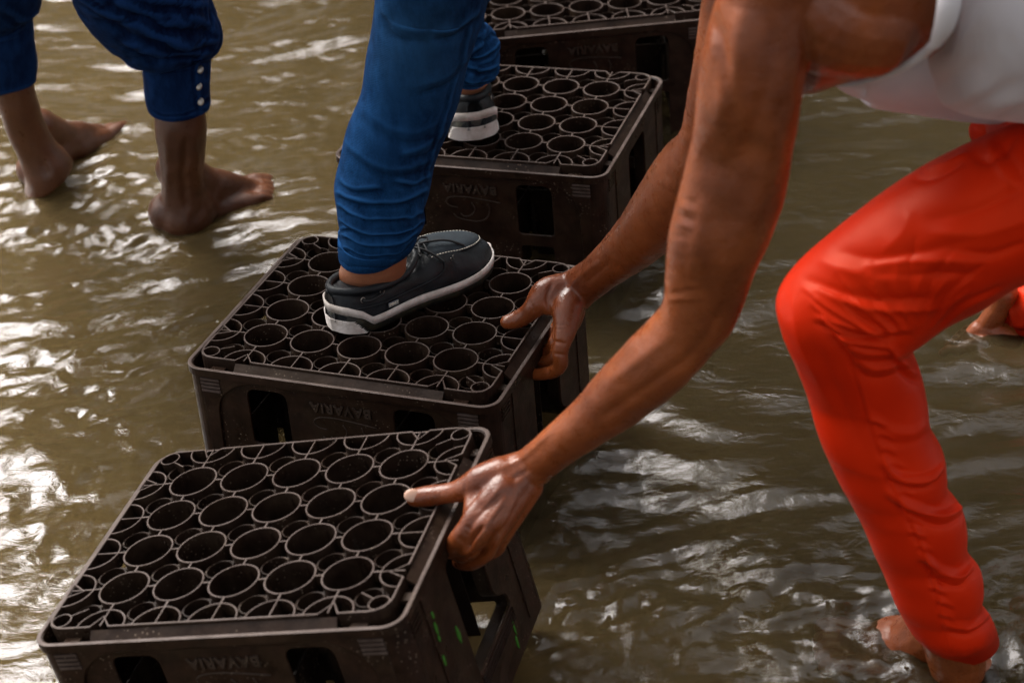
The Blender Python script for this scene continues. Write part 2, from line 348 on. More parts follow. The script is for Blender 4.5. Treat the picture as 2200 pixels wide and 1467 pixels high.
_m = M['nubuck']; _r1 = ramp(_m, noise(_m, 45, 6, .65).outputs[0], [(.3, (.007, .011, .016)), (.7, (.020, .031, .041))]); L(_m, _r1.outputs[0], bsdf(_m).inputs['Base Color']); bump(_m, noise(_m, 300, 4, .65).outputs[0], .4, .001)
M['rubber_white'] = mat('white_rubber', (.62, .55, .52), .55, .4)
_m = M['rubber_white']; _r1 = ramp(_m, noise(_m, 35, 5, .7).outputs[0], [(.3, (.34, .29, .25)), (.6, (.62, .57, .55))]); L(_m, _r1.outputs[0], bsdf(_m).inputs['Base Color'])
M['rubber_black'] = mat('black_rubber', (.012, .012, .010), .6, .4)
_m = M['rubber_black']; _r1 = ramp(_m, noise(_m, 60, 6, .7).outputs[0], [(.45, (.010, .010, .009)), (.75, (.07, .065, .035))]); L(_m, _r1.outputs[0], bsdf(_m).inputs['Base Color']); bump(_m, noise(_m, 200, 4).outputs[0], .5, .001)
M['stitch'] = mat('pale_stitch', (.62, .58, .50), .8, .2)
M['lace'] = mat('black_lace', (.008, .009, .011), .6, .4)
M['label_navy'] = mat('navy_label', (.02, .04, .10), .5, .4)
M['metal'] = mat('pale_metal', (.34, .31, .28), .3, .5, Metallic=.8)
M['green'] = mat('green_paint', (.03, .15, .012), .5, .3)
M['hair'] = mat('black_hair', (.008, .006, .005), .6, .3)
M['eye'] = mat('eye_white', (.7, .68, .65), .2, .5)
M['grey_shirt'] = cloth('grey_shirt_cloth', (.10, .10, .11), (.13, .13, .14), .85, .1)

# ------------------------------------------------------------------ water, bed, far bank
LEGS = []   # places where something stands in the stream: (x, y, radius, strength)
def wave(x, y):
    """height of the stream surface"""
    p = np.stack([x, y], -1); z0 = np.zeros(len(x))
    def n(ax, ay, ang, seed, off=0):
        c, s = math.cos(ang), math.sin(ang); u = (p[:, 0] * c + p[:, 1] * s) * ax; v = (-p[:, 0] * s + p[:, 1] * c) * ay
        return noise3(np.stack([u, v, z0 + off], -1), seed)
    w1 = n(1.6, 1.6, 0, 3) * .16; w2 = n(1.9, 1.9, .5, 4) * .16; p = p + np.stack([w1, w2], -1)
    h = .0095 * n(2.2, 4.2, -.25, 5) + .0068 * n(5.5, 9.5, -.35, 6) + .0038 * n(9, 20, .25, 7)
    calm = np.clip(.55 + .9 * n(1.3, 1.3, 0, 8), .12, 1.25)
    left = 1 / (1 + np.exp((x + .25 + .12 * (y - 2.2)) * 7))
    choppy = calm * (1 + .8 * left)
    h += choppy * (.00120 * n(22, 44, .1, 9) + .00066 * n(48, 70, -.5, 10) + .00030 * n(95, 130, .6, 11))
    h += left * (.0016 * n(24, 34, .9, 12) + .0006 * n(60, 60, .2, 13))
    for lx, ly, r, a in LEGS:
        d = np.hypot(x - lx, y - ly); e = np.exp(-((d - r) / .11) ** 2)
        h += a * e * (.0004 * np.sin(d * 230 + 9 * n(5, 5, 0, 17)) + .0026 * n(30, 36, .4, 14) + .0012 * n(62, 80, -.3, 15)) + a * .003 * np.exp(-((d - r) / .02) ** 2)
    return h
def build_water():
    fx = np.arange(-1.25, 1.25, .0065); fy = np.arange(1.45, 4.35, .0065)
    gx = 1.25 + np.cumsum(.008 * 1.16 ** np.arange(1, 47)); gx0 = gx
    xs = np.concatenate([-gx0[::-1], fx, gx0]); ys = np.concatenate([1.45 - np.cumsum(.008 * 1.16 ** np.arange(1, 40))[::-1], fy, 4.35 + np.cumsum(.008 * 1.16 ** np.arange(1, 47))])
    X, Y = np.meshgrid(xs, ys, indexing='xy'); x, y = X.ravel(), Y.ravel()
    h = wave(x, y); far = np.clip(1.6 - np.maximum(abs(x) - 1.2, np.maximum(1.4 - y, y - 4.4)) / 2, 0, 1); h *= far
    n, m_ = X.shape; V = np.stack([x, y, h], -1); F = gridfaces(n, m_, closed=False)
    # sides and underside, so that the water is a closed body of its own
    me = bpy.data.meshes.new('water'); me.vertices.add(len(V)); me.vertices.foreach_set('co', V.ravel())
    me.loops.add(len(F) * 4); me.loops.foreach_set('vertex_index', F.ravel()); me.polygons.add(len(F)); me.polygons.foreach_set('loop_start', np.arange(0, len(F) * 4, 4))
    me.update(calc_edges=True); me.polygons.foreach_set('use_smooth', [True] * len(F)); me.materials.append(M['water'])
    return tag(link(bpy.data.objects.new('water', me)), kind='structure')
def water_mat():
    m = bpy.data.materials.new('muddy_water'); m.use_nodes = True; t = m.node_tree; t.nodes.remove(t.nodes['Principled BSDF']); out = t.nodes['Material Output']
    co = coords(m)
    n = noise(m, 1.4, 4, .6, co); col = ramp(m, n.outputs[0], [(.3, (.030, .0225, .0105)), (.7, (.047, .0350, .0168))])
    # brighter light on the left, dark tree reflections on the right, put into the colour
    sep = N(m, 'ShaderNodeSeparateXYZ'); L(m, co, sep.inputs[0]); mr = N(m, 'ShaderNodeMapRange'); L(m, sep.outputs[0], mr.inputs[0]); mr.inputs['From Min'].default_value = .35; mr.inputs['From Max'].default_value = -.7
    mx0 = N(m, 'ShaderNodeMix', data_type='RGBA'); L(m, mr.outputs[0], mx0.inputs['Factor']); L(m, col.outputs[0], mx0.inputs['A']); mx0.inputs['B'].default_value = (.112, .079, .034, 1)
    dif = N(m, 'ShaderNodeBsdfDiffuse'); L(m, mx0.outputs['Result'], dif.inputs[0])
    tr = N(m, 'ShaderNodeBsdfTransparent'); tr.inputs[0].default_value = (.86, .78, .62, 1)
    m1 = N(m, 'ShaderNodeMixShader'); m1.inputs[0].default_value = .62; L(m, tr.outputs[0], m1.inputs[1]); L(m, dif.outputs[0], m1.inputs[2])
    gl = N(m, 'ShaderNodeBsdfGlossy'); gl.inputs['Roughness'].default_value = .03; gl.inputs[0].default_value = (.96, .96, 1, 1)
    mp = N(m, 'ShaderNodeMapping'); mp.inputs['Scale'].default_value = (1, 1.7, 1); mp.inputs['Rotation'].default_value = (0, 0, .3); L(m, co, mp.inputs[0])
    nb = noise(m, 34, 5, .6, mp.outputs[0], .8); b = N(m, 'ShaderNodeBump'); b.inputs['Strength'].default_value = .62; b.inputs['Distance'].default_value = .0024; L(m, nb.outputs[0], b.inputs['Height'])
    L(m, b.outputs[0], gl.inputs['Normal'])
    fr = N(m, 'ShaderNodeFresnel'); fr.inputs[0].default_value = 1.40; L(m, b.outputs[0], fr.inputs['Normal'])
    mu = N(m, 'ShaderNodeMath', operation='MULTIPLY'); mu.inputs[1].default_value = 1.0; mu.use_clamp = True; L(m, fr.outputs[0], mu.inputs[0])
    m2 = N(m, 'ShaderNodeMixShader'); L(m, mu.outputs[0], m2.inputs[0]); L(m, m1.outputs[0], m2.inputs[1]); L(m, gl.outputs[0], m2.inputs[2])
    L(m, m2.outputs[0], out.inputs['Surface']); return m
M['water'] = water_mat()
M['bed'] = mat('river_mud', (.12, .085, .04), .9, .2)
_r1 = ramp(M['bed'], noise(M['bed'], 9, 7, .65).outputs[0], [(.3, (.04, .028, .013)), (.7, (.10, .07, .034))]); L(M['bed'], _r1.outputs[0], bsdf(M['bed']).inputs['Base Color'])
BEDZ = -.066
def build_bed():
    xs = np.concatenate([np.arange(-60, -2, 4.), np.arange(-2, 2, .04), np.arange(2, 61, 4.)]); ys = np.concatenate([np.arange(-40, 1, 4.), np.arange(1, 5, .04), np.arange(5, 90, 4.)])
    X, Y = np.meshgrid(xs, ys); x, y = X.ravel(), Y.ravel(); z = BEDZ - .004 + .004 * noise3(np.stack([x * 7, y * 7, x * 0], -1), 2)
    z = np.where(y > 12, BEDZ + (y - 12) * .2, z)
    tag(mobj('riverbed', np.stack([x, y, z], -1), gridfaces(*X.shape, closed=False), M['bed']), kind='structure')
build_bed()
M['leaf'] = mat('far_foliage', (.035, .06, .02), .6, .3)
def build_bank():
    V = []; F = []
    rg = np.random.RandomState(3); n = 42000
    cx = rg.uniform(-22, 24, 90); cy = rg.uniform(12, 18, 90); cz = rg.uniform(1, 19, 90); cr = rg.uniform(1.6, 3.4, 90)
    lim = 4.5 + 5.5 / (1 + np.exp(-(cx + .5) * .8)); cz = np.minimum(cz, lim)
    k = rg.randint(0, 90, n); d = rg.normal(size=(n, 3)); d /= np.linalg.norm(d, axis=1)[:, None]; rr = cr[k] * rg.uniform(.3, 1, n) ** .4
    c = np.stack([cx[k], cy[k], cz[k]], -1) + d * rr[:, None]; c[:, 2] = np.maximum(c[:, 2], .3)
    a = rg.normal(size=(n, 3)); a /= np.linalg.norm(a, axis=1)[:, None]; b = np.cross(a, rg.normal(size=(n, 3))); b /= np.linalg.norm(b, axis=1)[:, None]; s = rg.uniform(.16, .42, n)[:, None]
    V = np.stack([c - a * s, c + b * s * .5, c + a * s, c - b * s * .5], 1).reshape(-1, 3); F = np.arange(n * 4).reshape(-1, 4)
    tag(mobj('far_bank_wood', V, F, M['leaf'], smooth=False), 'dark green wood along the far bank of the stream', 'wood', kind='stuff')
build_bank()

# ------------------------------------------------------------------ crates
PI = math.pi; PT = .062; WX, WY, HH = .1990, .1675, .236; RZ = -.011
def arcpts(cx, cy, r, a0, a1, n): return [(cx + r * math.cos(a0 + (a1 - a0) * i / n), cy + r * math.sin(a0 + (a1 - a0) * i / n)) for i in range(n + 1)]
def rrect(hx, hy, r, n=6):
    return arcpts(hx - r, hy - r, r, 0, PI / 2, n) + arcpts(-hx + r, hy - r, r, PI / 2, PI, n) + arcpts(-hx + r, -hy + r, r, PI, 1.5 * PI, n) + arcpts(hx - r, -hy + r, r, 1.5 * PI, 2 * PI, n)
def rpoly(pts, rad, n=4):
    """polygon with rounded corners"""
    out = []; p = [np.array(q, float) for q in pts]
    for i, q in enumerate(p):
        r = rad[i] if hasattr(rad, '__len__') else rad
        if r <= 0: out.append(tuple(q)); continue
        a = p[i - 1] - q; b = p[(i + 1) % len(p)] - q; la, lb = np.linalg.norm(a), np.linalg.norm(b); r = min(r, la * .45, lb * .45)
        s, e = q + a / la * r, q + b / lb * r
        for k in range(n + 1):
            t = k / n; out.append(tuple((1 - t) ** 2 * s + 2 * t * (1 - t) * q + t * t * e))
    return out
def sheet(name, outline, holes, th, mats, bev=.0008):
    """flat panel with openings and softened edges, in its own XY plane"""
    cu = bpy.data.curves.new('c', 'CURVE'); cu.dimensions = '2D'; cu.fill_mode = 'BOTH'; cu.extrude = th / 2 - bev; cu.bevel_depth = bev; cu.bevel_resolution = 1; cu.offset = -bev
    for pl in [outline] + holes:
        s = cu.splines.new('POLY'); s.points.add(len(pl) - 1)
        for q, pt in zip(s.points, pl): q.co = (*pt, 0, 1)
        s.use_cyclic_u = True
    o = bpy.data.objects.new('c', cu); link(o); dg = bpy.context.evaluated_depsgraph_get(); me = bpy.data.meshes.new_from_object(o.evaluated_get(dg)); me.name = name
    bpy.data.objects.remove(o); me.materials.clear(); me.materials.append(mats); return me
def text_mesh(name, body, size, ext, mats, bold=.0):
    cu = bpy.data.curves.new('t', 'FONT'); cu.body = body; cu.size = size; cu.extrude = ext; cu.align_x = 'CENTER'; cu.align_y = 'CENTER'; cu.offset = bold; cu.resolution_u = 2; cu.bevel_depth = .0002; cu.space_character = 1.15
    o = bpy.data.objects.new('t', cu); link(o); dg = bpy.context.evaluated_depsgraph_get(); me = bpy.data.meshes.new_from_object(o.evaluated_get(dg)); me.name = name
    bpy.data.objects.remove(o); me.materials.clear(); me.materials.append(mats); return me
def place(name, me, parent, M4):
    o = bpy.data.objects.new(name, me); link(o, parent); o.matrix_basis = M4; return o
def face_mat(side):
    """panel XY plane -> crate wall: x along the wall as seen from outside, y up"""
    s = {'front': (0, -1), 'back': (0, 1), 'right': (1, 0), 'left': (-1, 0)}[side]
    n = Vector((s[0], s[1], 0)); u = Vector((-s[1], s[0], 0)); z = Vector((0, 0, 1))
    return Matrix(((u.x, z.x, n.x, 0), (u.y, z.y, n.y, 0), (u.z, z.z, n.z, 0), (0, 0, 0, 1)))
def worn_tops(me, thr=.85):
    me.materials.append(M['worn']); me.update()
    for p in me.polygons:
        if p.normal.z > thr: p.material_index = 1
def build_crate():
    cr = empty('beer_crate')
    # walls: an outer frame sheet and an inner panel sheet set back behind it
    top = RZ; bot = -HH
    wl = WX - .021
    for side in ('front', 'back'):
        FM = face_mat(side)
        o_out = [(-wl, bot), (wl, bot), (wl, top), (-wl, top)]
        rec = rpoly([(-.166, bot + .012), (.166, bot + .012), (.160, -.052), (.128, -.0245), (-.128, -.0245), (-.160, -.052)], [.004, .004, .03, .03, .03, .03], 5)
        me = sheet('wall_frame', o_out, [rec], .0036, M['plastic']); wf = place('wall_frame', me, cr, Matrix.Translation(FM.to_3x3() @ Vector((0, 0, WY - .0018))) @ FM)
        holes = []
        for sx in (-1, 1):
            holes.append(rpoly([(sx * .095 - .026, -.110), (sx * .095 + .026, -.110), (sx * .095 + .026, -.033), (sx * .095 - .026, -.033)], [.006, .006, .013, .013]))
            holes.append(rpoly([(sx * .095 - .024, -.205), (sx * .095 + .024, -.205), (sx * .095 + .024, -.128), (sx * .095 - .024, -.128)], .006))
        holes.append(rpoly([(-.03, -.2), (.03, -.2), (.03, -.135), (-.03, -.135)], .008))
        me = sheet('wall_panel', [(-.172, bot + .004), (.172, bot + .004), (.172, -.02), (-.172, -.02)], holes, .0034, M['plastic'])
        place('wall_panel', me, cr, Matrix.Translation(FM.to_3x3() @ Vector((0, 0, WY - .0058))) @ FM)
        # lettering stands upside down, as the crate does
        tm = text_mesh('lettering', 'BAVARIA', .0175, .0014, M['letters'], .0004)
        place('lettering', tm, cr, Matrix.Translation(FM.to_3x3() @ Vector((.002, -.0445, WY - .0036))) @ FM @ Matrix.Rotation(PI, 4, 'Z'))
        mb = MB()
        sw = [(.046, -.064), (.02, -.0605), (-.01, -.058), (-.03, -.0605), (-.036, -.068), (-.030, -.074), (-.020, -.0755)]
        mb.tube([(x, y, 0) for x, y in sw], .0009, 6)
        sw = [(.002, -.066), (.006, -.076), (.0, -.086), (-.010, -.089), (-.016, -.085)]
        mb.tube([(x, y, 0) for x, y in sw], .0011, 6)
        sw = [(.026, -.066), (.028, -.078), (.022, -.090), (.010, -.095), (-.004, -.095), (-.020, -.092), (-.026, -.086)]
        mb.tube([(x, y, 0) for x, y in sw], .0009, 6)
        o = mb.obj('emblem', M['letters'], cr, smooth=True); o.matrix_basis = Matrix.Translation(FM.to_3x3() @ Vector((0, 0, WY - .0040))) @ FM
    ws = WY - .021
    for side in ('right', 'left'):
        FM = face_mat(side)
        slot = rpoly([(-.041, -.176), (-.041, -.037), (.045, -.037), (.045, -.135), (.052, -.146), (.074, -.158), (.078, -.176)], [.006, .012, .012, .02, .01, .01, .006])
        if side == 'left': slot = [(-x, y) for x, y in slot][::-1]
        me = sheet('side_wall', [(-ws, bot), (ws, bot), (ws, top), (-ws, top)], [slot], .0036, M['plastic'])
        place('side_wall', me, cr, Matrix.Translation(FM.to_3x3() @ Vector((0, 0, WX - .0018))) @ FM)
        for y in (-.112, .112):
            p = FM @ Vector((y, -.12, WX + .0007)); mb = MB(); mb.box(p, (.0008, .0014, .100)); mb.obj('vertical_rib', M['plastic'], cr)
        # the lip round the hand slot, turned inward
        mb = MB(); p = np.array(slot); d = np.roll(p, -1, 0) - p
        for k in range(len(p)):
            a, b = p[k], p[(k + 1) % len(p)]
            q = [FM @ Vector((a[0], a[1], WX - .0034)), FM @ Vector((b[0], b[1], WX - .0034)), FM @ Vector((b[0], b[1], WX - .017)), FM @ Vector((a[0], a[1], WX - .017))]
            mb.add(q, [(0, 1, 2, 3)])
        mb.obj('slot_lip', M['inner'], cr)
        # handle bar: grooved grip along the lower edge of the slot
        mb = MB()
        for k in range(4):
            a = FM @ Vector((-.040, -.180 - k * .0042, WX + .0008)); b = FM @ Vector((.076, -.180 - k * .0042, WX + .0008)); mb.tube([a, (a + b) / 2, b], .0013, 6)
        mb.obj('handle_grip', M['lattice'], cr, smooth=True)
    # rounded corner posts
    for sx, sy in ((1, 1), (-1, 1), (-1, -1), (1, -1)):
        a0 = {(1, 1): 0, (-1, 1): PI / 2, (-1, -1): PI, (1, -1): 1.5 * PI}[(sx, sy)]
        mb = MB(); r = .021; pts = arcpts(sx * (WX - r - .00005), sy * (WY - r - .00005), r - .0018, a0, a0 + PI / 2, 8); mb.wall(pts, bot, top, .0036)
        post = mb.obj('corner_post', M['plastic'], cr)
        for along in (0, 1):   # grip ribs, four by four
            mb = MB()
            for k in range(4):
                z = -.024 - k * .0052
                if along == 0: mb.box((sx * (WX - .033), sy * (WY + .0007), z), (.0125, .0010, .0014))
                else: mb.box((sx * (WX + .0007), sy * (WY - .033), z), (.0010, .0125, .0014))
            mb.obj('grip_rib', M['worn'] if along == 0 else M['lattice'], post)
    # rim lip
    mb = MB(); mb.wall(rrect(WX + .0002, WY + .0002, .021, 7), RZ - .009, RZ + .0012, .0046, True)
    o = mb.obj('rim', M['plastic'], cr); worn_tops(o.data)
    # top lattice border with its notches
    hx, hy = PT * 3, PT * 2.5; pts = []
    def side_pts(h, other, f):
        n0 = h - .064
        L_ = [(-h + .020, other), (-n0 - .013, other), (-n0 - .004, other - .016), (-n0 + .008, other), ]
        return [f(*q) for q in L_] + [f(-q[0], q[1]) for q in L_[::-1]]
    c = .020; pts = []
    pts += side_pts(hx, hy, lambda u, v: (u, -v)); pts += arcpts(hx - c, -hy + c, c, -PI / 2, 0, 5)[1:-1]
    pts += side_pts(hy, hx, lambda u, v: (v, u)); pts += arcpts(hx - c, hy - c, c, 0, PI / 2, 5)[1:-1]
    pts += side_pts(hx, hy, lambda u, v: (-u, v)); pts += arcpts(-hx + c, hy - c, c, PI / 2, PI, 5)[1:-1]
    pts += side_pts(hy, hx, lambda u, v: (-v, -u)); pts += arcpts(-hx + c, -hy + c, c, PI, 1.5 * PI, 5)[1:-1]
    mb = MB(); mb.wall(pts, -.026, .0, .0030, True)
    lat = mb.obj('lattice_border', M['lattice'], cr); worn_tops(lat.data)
    # ledge strips between border and rim
    mb = MB()
    for s in (-1, 1):
        x0 = hx - .052; y0 = hy + .0016; y1 = WY - .002
        for (ax, ay, bx, by) in ((-x0, s * y0, x0, s * y1),):
            mb.add([(ax, ay, -.0035), (bx, ay, -.0035), (bx, by, -.0115), (ax, by, -.0115), (ax, ay, -.008), (bx, ay, -.008), (bx, by, -.016), (ax, by, -.016)], [(0, 1, 2, 3), (7, 6, 5, 4), (0, 4, 5, 1), (1, 5, 6, 2), (2, 6, 7, 3), (3, 7, 4, 0)])
        yy = hy - .052; x0 = hx + .0016; x1 = WX - .002
        mb.add([(s * x0, -yy, -.0035), (s * x0, yy, -.0035), (s * x1, yy, -.0115), (s * x1, -yy, -.0115), (s * x0, -yy, -.008), (s * x0, yy, -.008), (s * x1, yy, -.016), (s * x1, -yy, -.016)], [(0, 1, 2, 3), (7, 6, 5, 4), (0, 4, 5, 1), (1, 5, 6, 2), (2, 6, 7, 3), (3, 7, 4, 0)])
        for t in (-1, 1):   # small flat tabs in the corners
            mb.box((s * (hx + .0065), t * (hy - .034), -.013), (.0045, .006, .002)); mb.box((s * (hx - .030), t * (hy + .0065), -.013), (.009, .0045, .002))
    mb.obj('ledge', M['lattice'], cr, fix=True)
    # big rings over the gaps between the bottle places
    R, RO = .0262, .0022
    mb = MB(); mb.wall(arcpts(0, 0, R, 0, 2 * PI, 32)[:-1], -.030, 0, RO, True); big = mesh_data('ring', mb.V, mb.F, M['lattice'], smooth=False); worn_tops(big)
    mb = MB(); mb.wall(arcpts(0, 0, .0142, 0, 2 * PI, 22)[:-1], -.034, -.0075, .0016, True); mb.wall(arcpts(0, 0, .0172, 0, 2 * PI, 22)[:-1], -.022, -.0100, .0016, True)
    for k in range(8):
        a = k * PI / 4 + PI / 8; mb.box((.0187 * math.cos(a), .0187 * math.sin(a), -.0125), (.0016, .0012, .002), a)
    small = mesh_data('bottle_ring', mb.V, mb.F, M['lattice'], smooth=False)
    for i in range(5):
        for j in range(4):
            o = bpy.data.objects.new('ring', big); link(o, lat); o.location = ((i - 2) * PT, (j - 1.5) * PT, 0)
    for i in range(6):
        for j in range(5):
            o = bpy.data.objects.new('bottle_ring', small); link(o, lat); o.location = ((i - 2.5) * PT, (j - 2) * PT, 0)
    # half rings along the border and corner loops
    def half(name, cx, cy, a0, a1, rib):
        mb = MB(); mb.wall(arcpts(cx, cy, R, a0, a1, 18), -.014, -.0002, .0020); mb.wall(rib, -.014, -.0003, .0020); o = mb.obj(name, M['lattice'], lat); worn_tops(o.data); return o
    for i in range(5):
        x = (i - 2) * PT
        half('edge_ring', x, -hy, .03, PI - .03, [(x, -hy + .001), (x, -hy + R)]); half('edge_ring', x, hy, PI + .03, 2 * PI - .03, [(x, hy - .001), (x, hy - R)])
    for j in range(4):
        y = (j - 1.5) * PT
        half('edge_ring', -hx, y, -PI / 2 + .03, PI / 2 - .03, [(-hx + .001, y), (-hx + R, y)]); half('edge_ring', hx, y, PI / 2 + .03, 1.5 * PI - .03, [(hx - .001, y), (hx - R, y)])
    for sx in (-1, 1):
        for sy in (-1, 1):
            mb = MB(); mb.wall(arcpts(sx * (hx - .0125), sy * (hy - .0125), .0105, 0, 2 * PI, 16)[:-1], -.012, -.0002, .0018, True)
            mb.wall([(sx * (hx - .021), sy * (hy - .020)), (sx * (hx - .036), sy * (hy - .030))], -.012, -.0004, .0018)
            o = mb.obj('corner_loop', M['lattice'], lat); worn_tops(o.data)
    # short ribs joining the rings
    mb = MB(); g = PT / 2 - R
    for i in range(-1, 5):
        for j in range(4): mb.box(((i - 1.5) * PT, (j - 1.5) * PT, -.0062), (g - .0008, .0009, .006))
    for i in range(5):
        for j in range(-1, 4): mb.box(((i - 2) * PT, (j - 1) * PT, -.0062), (.0009, g - .0008, .006))
    for i in range(5):
        for j in range(4):   # moulding pins inside the rings
            mb.box(((i - 2) * PT + .006, (j - 1.5) * PT + R - .0022, -.012), (.0012, .0012, .005), 0, .3)
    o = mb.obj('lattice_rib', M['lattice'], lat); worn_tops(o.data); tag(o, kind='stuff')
    # cell dividers deep inside
    for i in range(5):
        mb = MB(); x = (i - 2) * PT
        for j in range(5): mb.box((x, (j - 2) * PT, -.127), (.0009, .022, .052))
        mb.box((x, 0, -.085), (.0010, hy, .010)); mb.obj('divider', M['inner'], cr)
    for j in range(4):
        mb = MB(); y = (j - 1.5) * PT
        for i in range(6): mb.box(((i - 2.5) * PT, y, -.127), (.022, .0008, .052))
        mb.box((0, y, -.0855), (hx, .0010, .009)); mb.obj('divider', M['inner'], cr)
    return cr
def kids(o): return [c for c in bpy.data.objects if c.parent == o]
def copy_tree(o, par=None):
    c = o.copy(); link(c)
    if par is not None: c.parent = par; c.matrix_parent_inverse = o.matrix_parent_inverse
    for ch in kids(o): copy_tree(ch, c)
    return c
GR = 'dark brown beer crates laid as stepping stones in the water'
crA = build_crate()
CR = [(crA, (-.2666, 1.7953, CAMZ - 1.26175), -.29958, .0084, -.1903, 'nearest dark brown beer crate, tilted, with green paint drips on its side'),
      (None, (-.1460, 2.2823, CAMZ - 1.2986), -.3962, .0, .0, 'dark brown beer crate under the large navy shoe in the middle of the picture'),
      (None, (.01464, 2.8383, CAMZ - 1.3020), -.3514, .0, .0, 'dark brown beer crate behind the blue jeans, under the rear shoe seen from its heel'),
      (None, (.1613, 3.2794, CAMZ - 1.2938), .01894, .0, .0, 'farthest dark brown beer crate at the top edge of the picture, in shadow')]
crates = []
for k, (o, loc, yaw, tx, ty, lab) in enumerate(CR):
    if o is None: o = copy_tree(crA)
    o.location = loc; o.rotation_euler = (Matrix.Rotation(yaw, 3, 'Z') @ Matrix.Rotation(tx, 3, 'X') @ Matrix.Rotation(ty, 3, 'Y')).to_euler()
    tag(o, lab, 'crate', GR); crates.append(o)
def crate_pt(k, x, y, z):
    o = crates[k]; return np.array(Matrix.LocRotScale(o.location, o.rotation_euler, None) @ Vector((x, y, z)))
# green paint drips on the side of the nearest crate
for (y, z, hh, ww) in ((-.098, -.052, .0045, .0022), (-.100, -.066, .0075, .0026), (-.101, -.078, .004, .002), (-.106, -.102, .007, .0026), (.066, -.197, .010, .002), (.062, -.214, .008, .0026), (-.06, -.107, .010, .003)):
    rg = random.Random(int(abs(y * 1e4))); pts = [(y + ww * (1 + .25 * rg.uniform(-1, 1)) * math.cos(a), z + hh * (1 + .2 * rg.uniform(-1, 1)) * math.sin(a)) for a in np.linspace(0, 2 * PI, 13)[:-1]]
    me = sheet('paint_drip', pts, [], .0012, M['green'], .0002); FM = face_mat('right'); place('paint_drip', me, crA, Matrix.Translation(Vector((WX + .0004, 0, 0))) @ FM)
# ------------------------------------------------------------------ people
def V3(*a): return np.array(a, float)
def t3(pts, seg=16): return tube([q[:3] for q in pts], [q[3] for q in pts], seg)
def foot(heel, toe, side, z0=-.045, s=1.0):
    """bare foot from heel to toe on the ground z0; side=+1: the big toe lies to the left of the walking direction"""
    h = V3(*heel, 0); t = V3(*toe, 0); f = (t - h) / np.linalg.norm(t - h); l = np.array([-f[1], f[0], 0]) * side; Lf = np.linalg.norm(t - h)
    def q(u, v, z, r): p = h + f * Lf * u + l * v; return (p[0], p[1], z0 + z, r * s)
    pr = [t3([q(.08, 0, .030, .029), q(.25, .002, .034, .031), q(.45, .006, .040, .031), q(.62, .010, .028, .024), q(.75, .012, .019, .017)]),
          t3([q(.10, -.004, .022, .022), q(.40, -.018, .020, .018), q(.70, -.024, .015, .014)]),
          t3([q(.45, .022, .030, .020), q(.70, .028, .019, .0165)]), t3([q(.45, .002, .030, .022), q(.72, .006, .018, .016)])]
    pr.append(t3([q(.20, 0, .095, .029), q(.34, .003, .062, .029), q(.52, .008, .036, .024), q(.68, .012, .022, .017)]))
    for k, (v, u0, u1, r) in enumerate(((.032, .74, 1.0, .0115), (.013, .76, .985, .0082), (-.001, .75, .955, .0076), (-.014, .73, .92, .0072), (-.027, .69, .87, .0075))):
        pr.append(t3([q(u0, v, .016, r * 1.15), q((u0 + u1) / 2, v * 1.03, .018, r), q(u1 - .03, v * 1.05, .010, r)], 12))
    return pr
def head_parts(c, fwd, s=1.0):
    c = V3(*c); f = V3(*fwd); f /= np.linalg.norm(f); up = V3(0, 0, 1); up = up - f * (f @ up) * .999; up /= np.linalg.norm(up); l = np.cross(up, f); ax = [l, f, up]
    pr = [blob(c + up * .03 - f * .012, (.074 * s, .094 * s, .088 * s), ax), blob(c - up * .045 + f * .022, (.056, .068, .058), ax), blob(c - up * .085 + f * .052, (.026, .026, .022), ax)]
    pr += [tube([c + up * .015 + f * .082, c - up * .018 + f * .100, c - up * .028 + f * .094], [.008, .013, .011], 12), tube([c - up * .026 + f * .084 - l * .013, c - up * .026 + f * .084 + l * .013], [.009, .009], 10)]
    pr += [tube([c - up * .056 + f * .084 - l * .022, c - up * .052 + f * .092, c - up * .056 + f * .084 + l * .022], [.005, .0085, .005], 10), tube([c - up * .068 + f * .082 - l * .018, c - up * .068 + f * .089, c - up * .068 + f * .082 + l * .018], [.005, .009, .005], 10)]
    for s_ in (-1, 1):
        pr += [blob(c + l * s_ * .075 - f * .004, (.010, .020, .032), ax, 14), tube([c + up * .030 + f * .078 + l * s_ * .014, c + up * .034 + f * .074 + l * s_ * .045], [.008, .007], 10), blob(c - up * .02 + f * .055 + l * s_ * .042, (.02, .02, .02), ax, 14)]
    return pr, ax
def head_extras(c, ax, par):
    c = V3(*c); l, f, up = ax
    for s_ in (-1, 1):
        V, F = blob(c + up * .012 + f * .070 + l * s_ * .030, (.012, .012, .012), ax, 14); mobj('eye', V, F, M['eye'], par, world=True)
    V, F = blob(c + up * .042 - f * .022, (.080, .094, .086), ax, 32); V = V + (rng.normal(size=V.shape) * .0012)
    mobj('hair', V, F, M['hair'], par, world=True)

# ---- the man in red trousers who sets the crates
wk = empty('person', (.75, 1.75, 0)); tag(wk, 'bending man in red satin trousers and white tank top setting down crates', 'person')
parts = []
NA = [(1560, -110, 1800, -110, 1.74, .85), (1540, -10, 1765, -10, 1.76, .85), (1510, 100, 1740, 120, 1.78, .85), (1497, 190, 1722, 215, 1.80, .85), (1486, 300, 1706, 310, 1.83, .82),
      (1459, 415, 1688, 410, 1.86, .80), (1436, 505, 1662, 488, 1.88, .80), (1430, 585, 1622, 575, 1.905, .82), (1424, 650, 1583, 690, 1.935, .85), (1400, 682, 1538, 752, 1.955, .86), (1352, 728, 1466, 832, 1.98, .85),
      (1284, 802, 1378, 902, 2.02, .82), (1231, 863, 1300, 950, 2.05, .80), (1171, 920, 1228, 995, 2.08, .76), (1112, 972, 1166, 1040, 2.11, .72)]
parts.append(limb(NA, 70, 48))
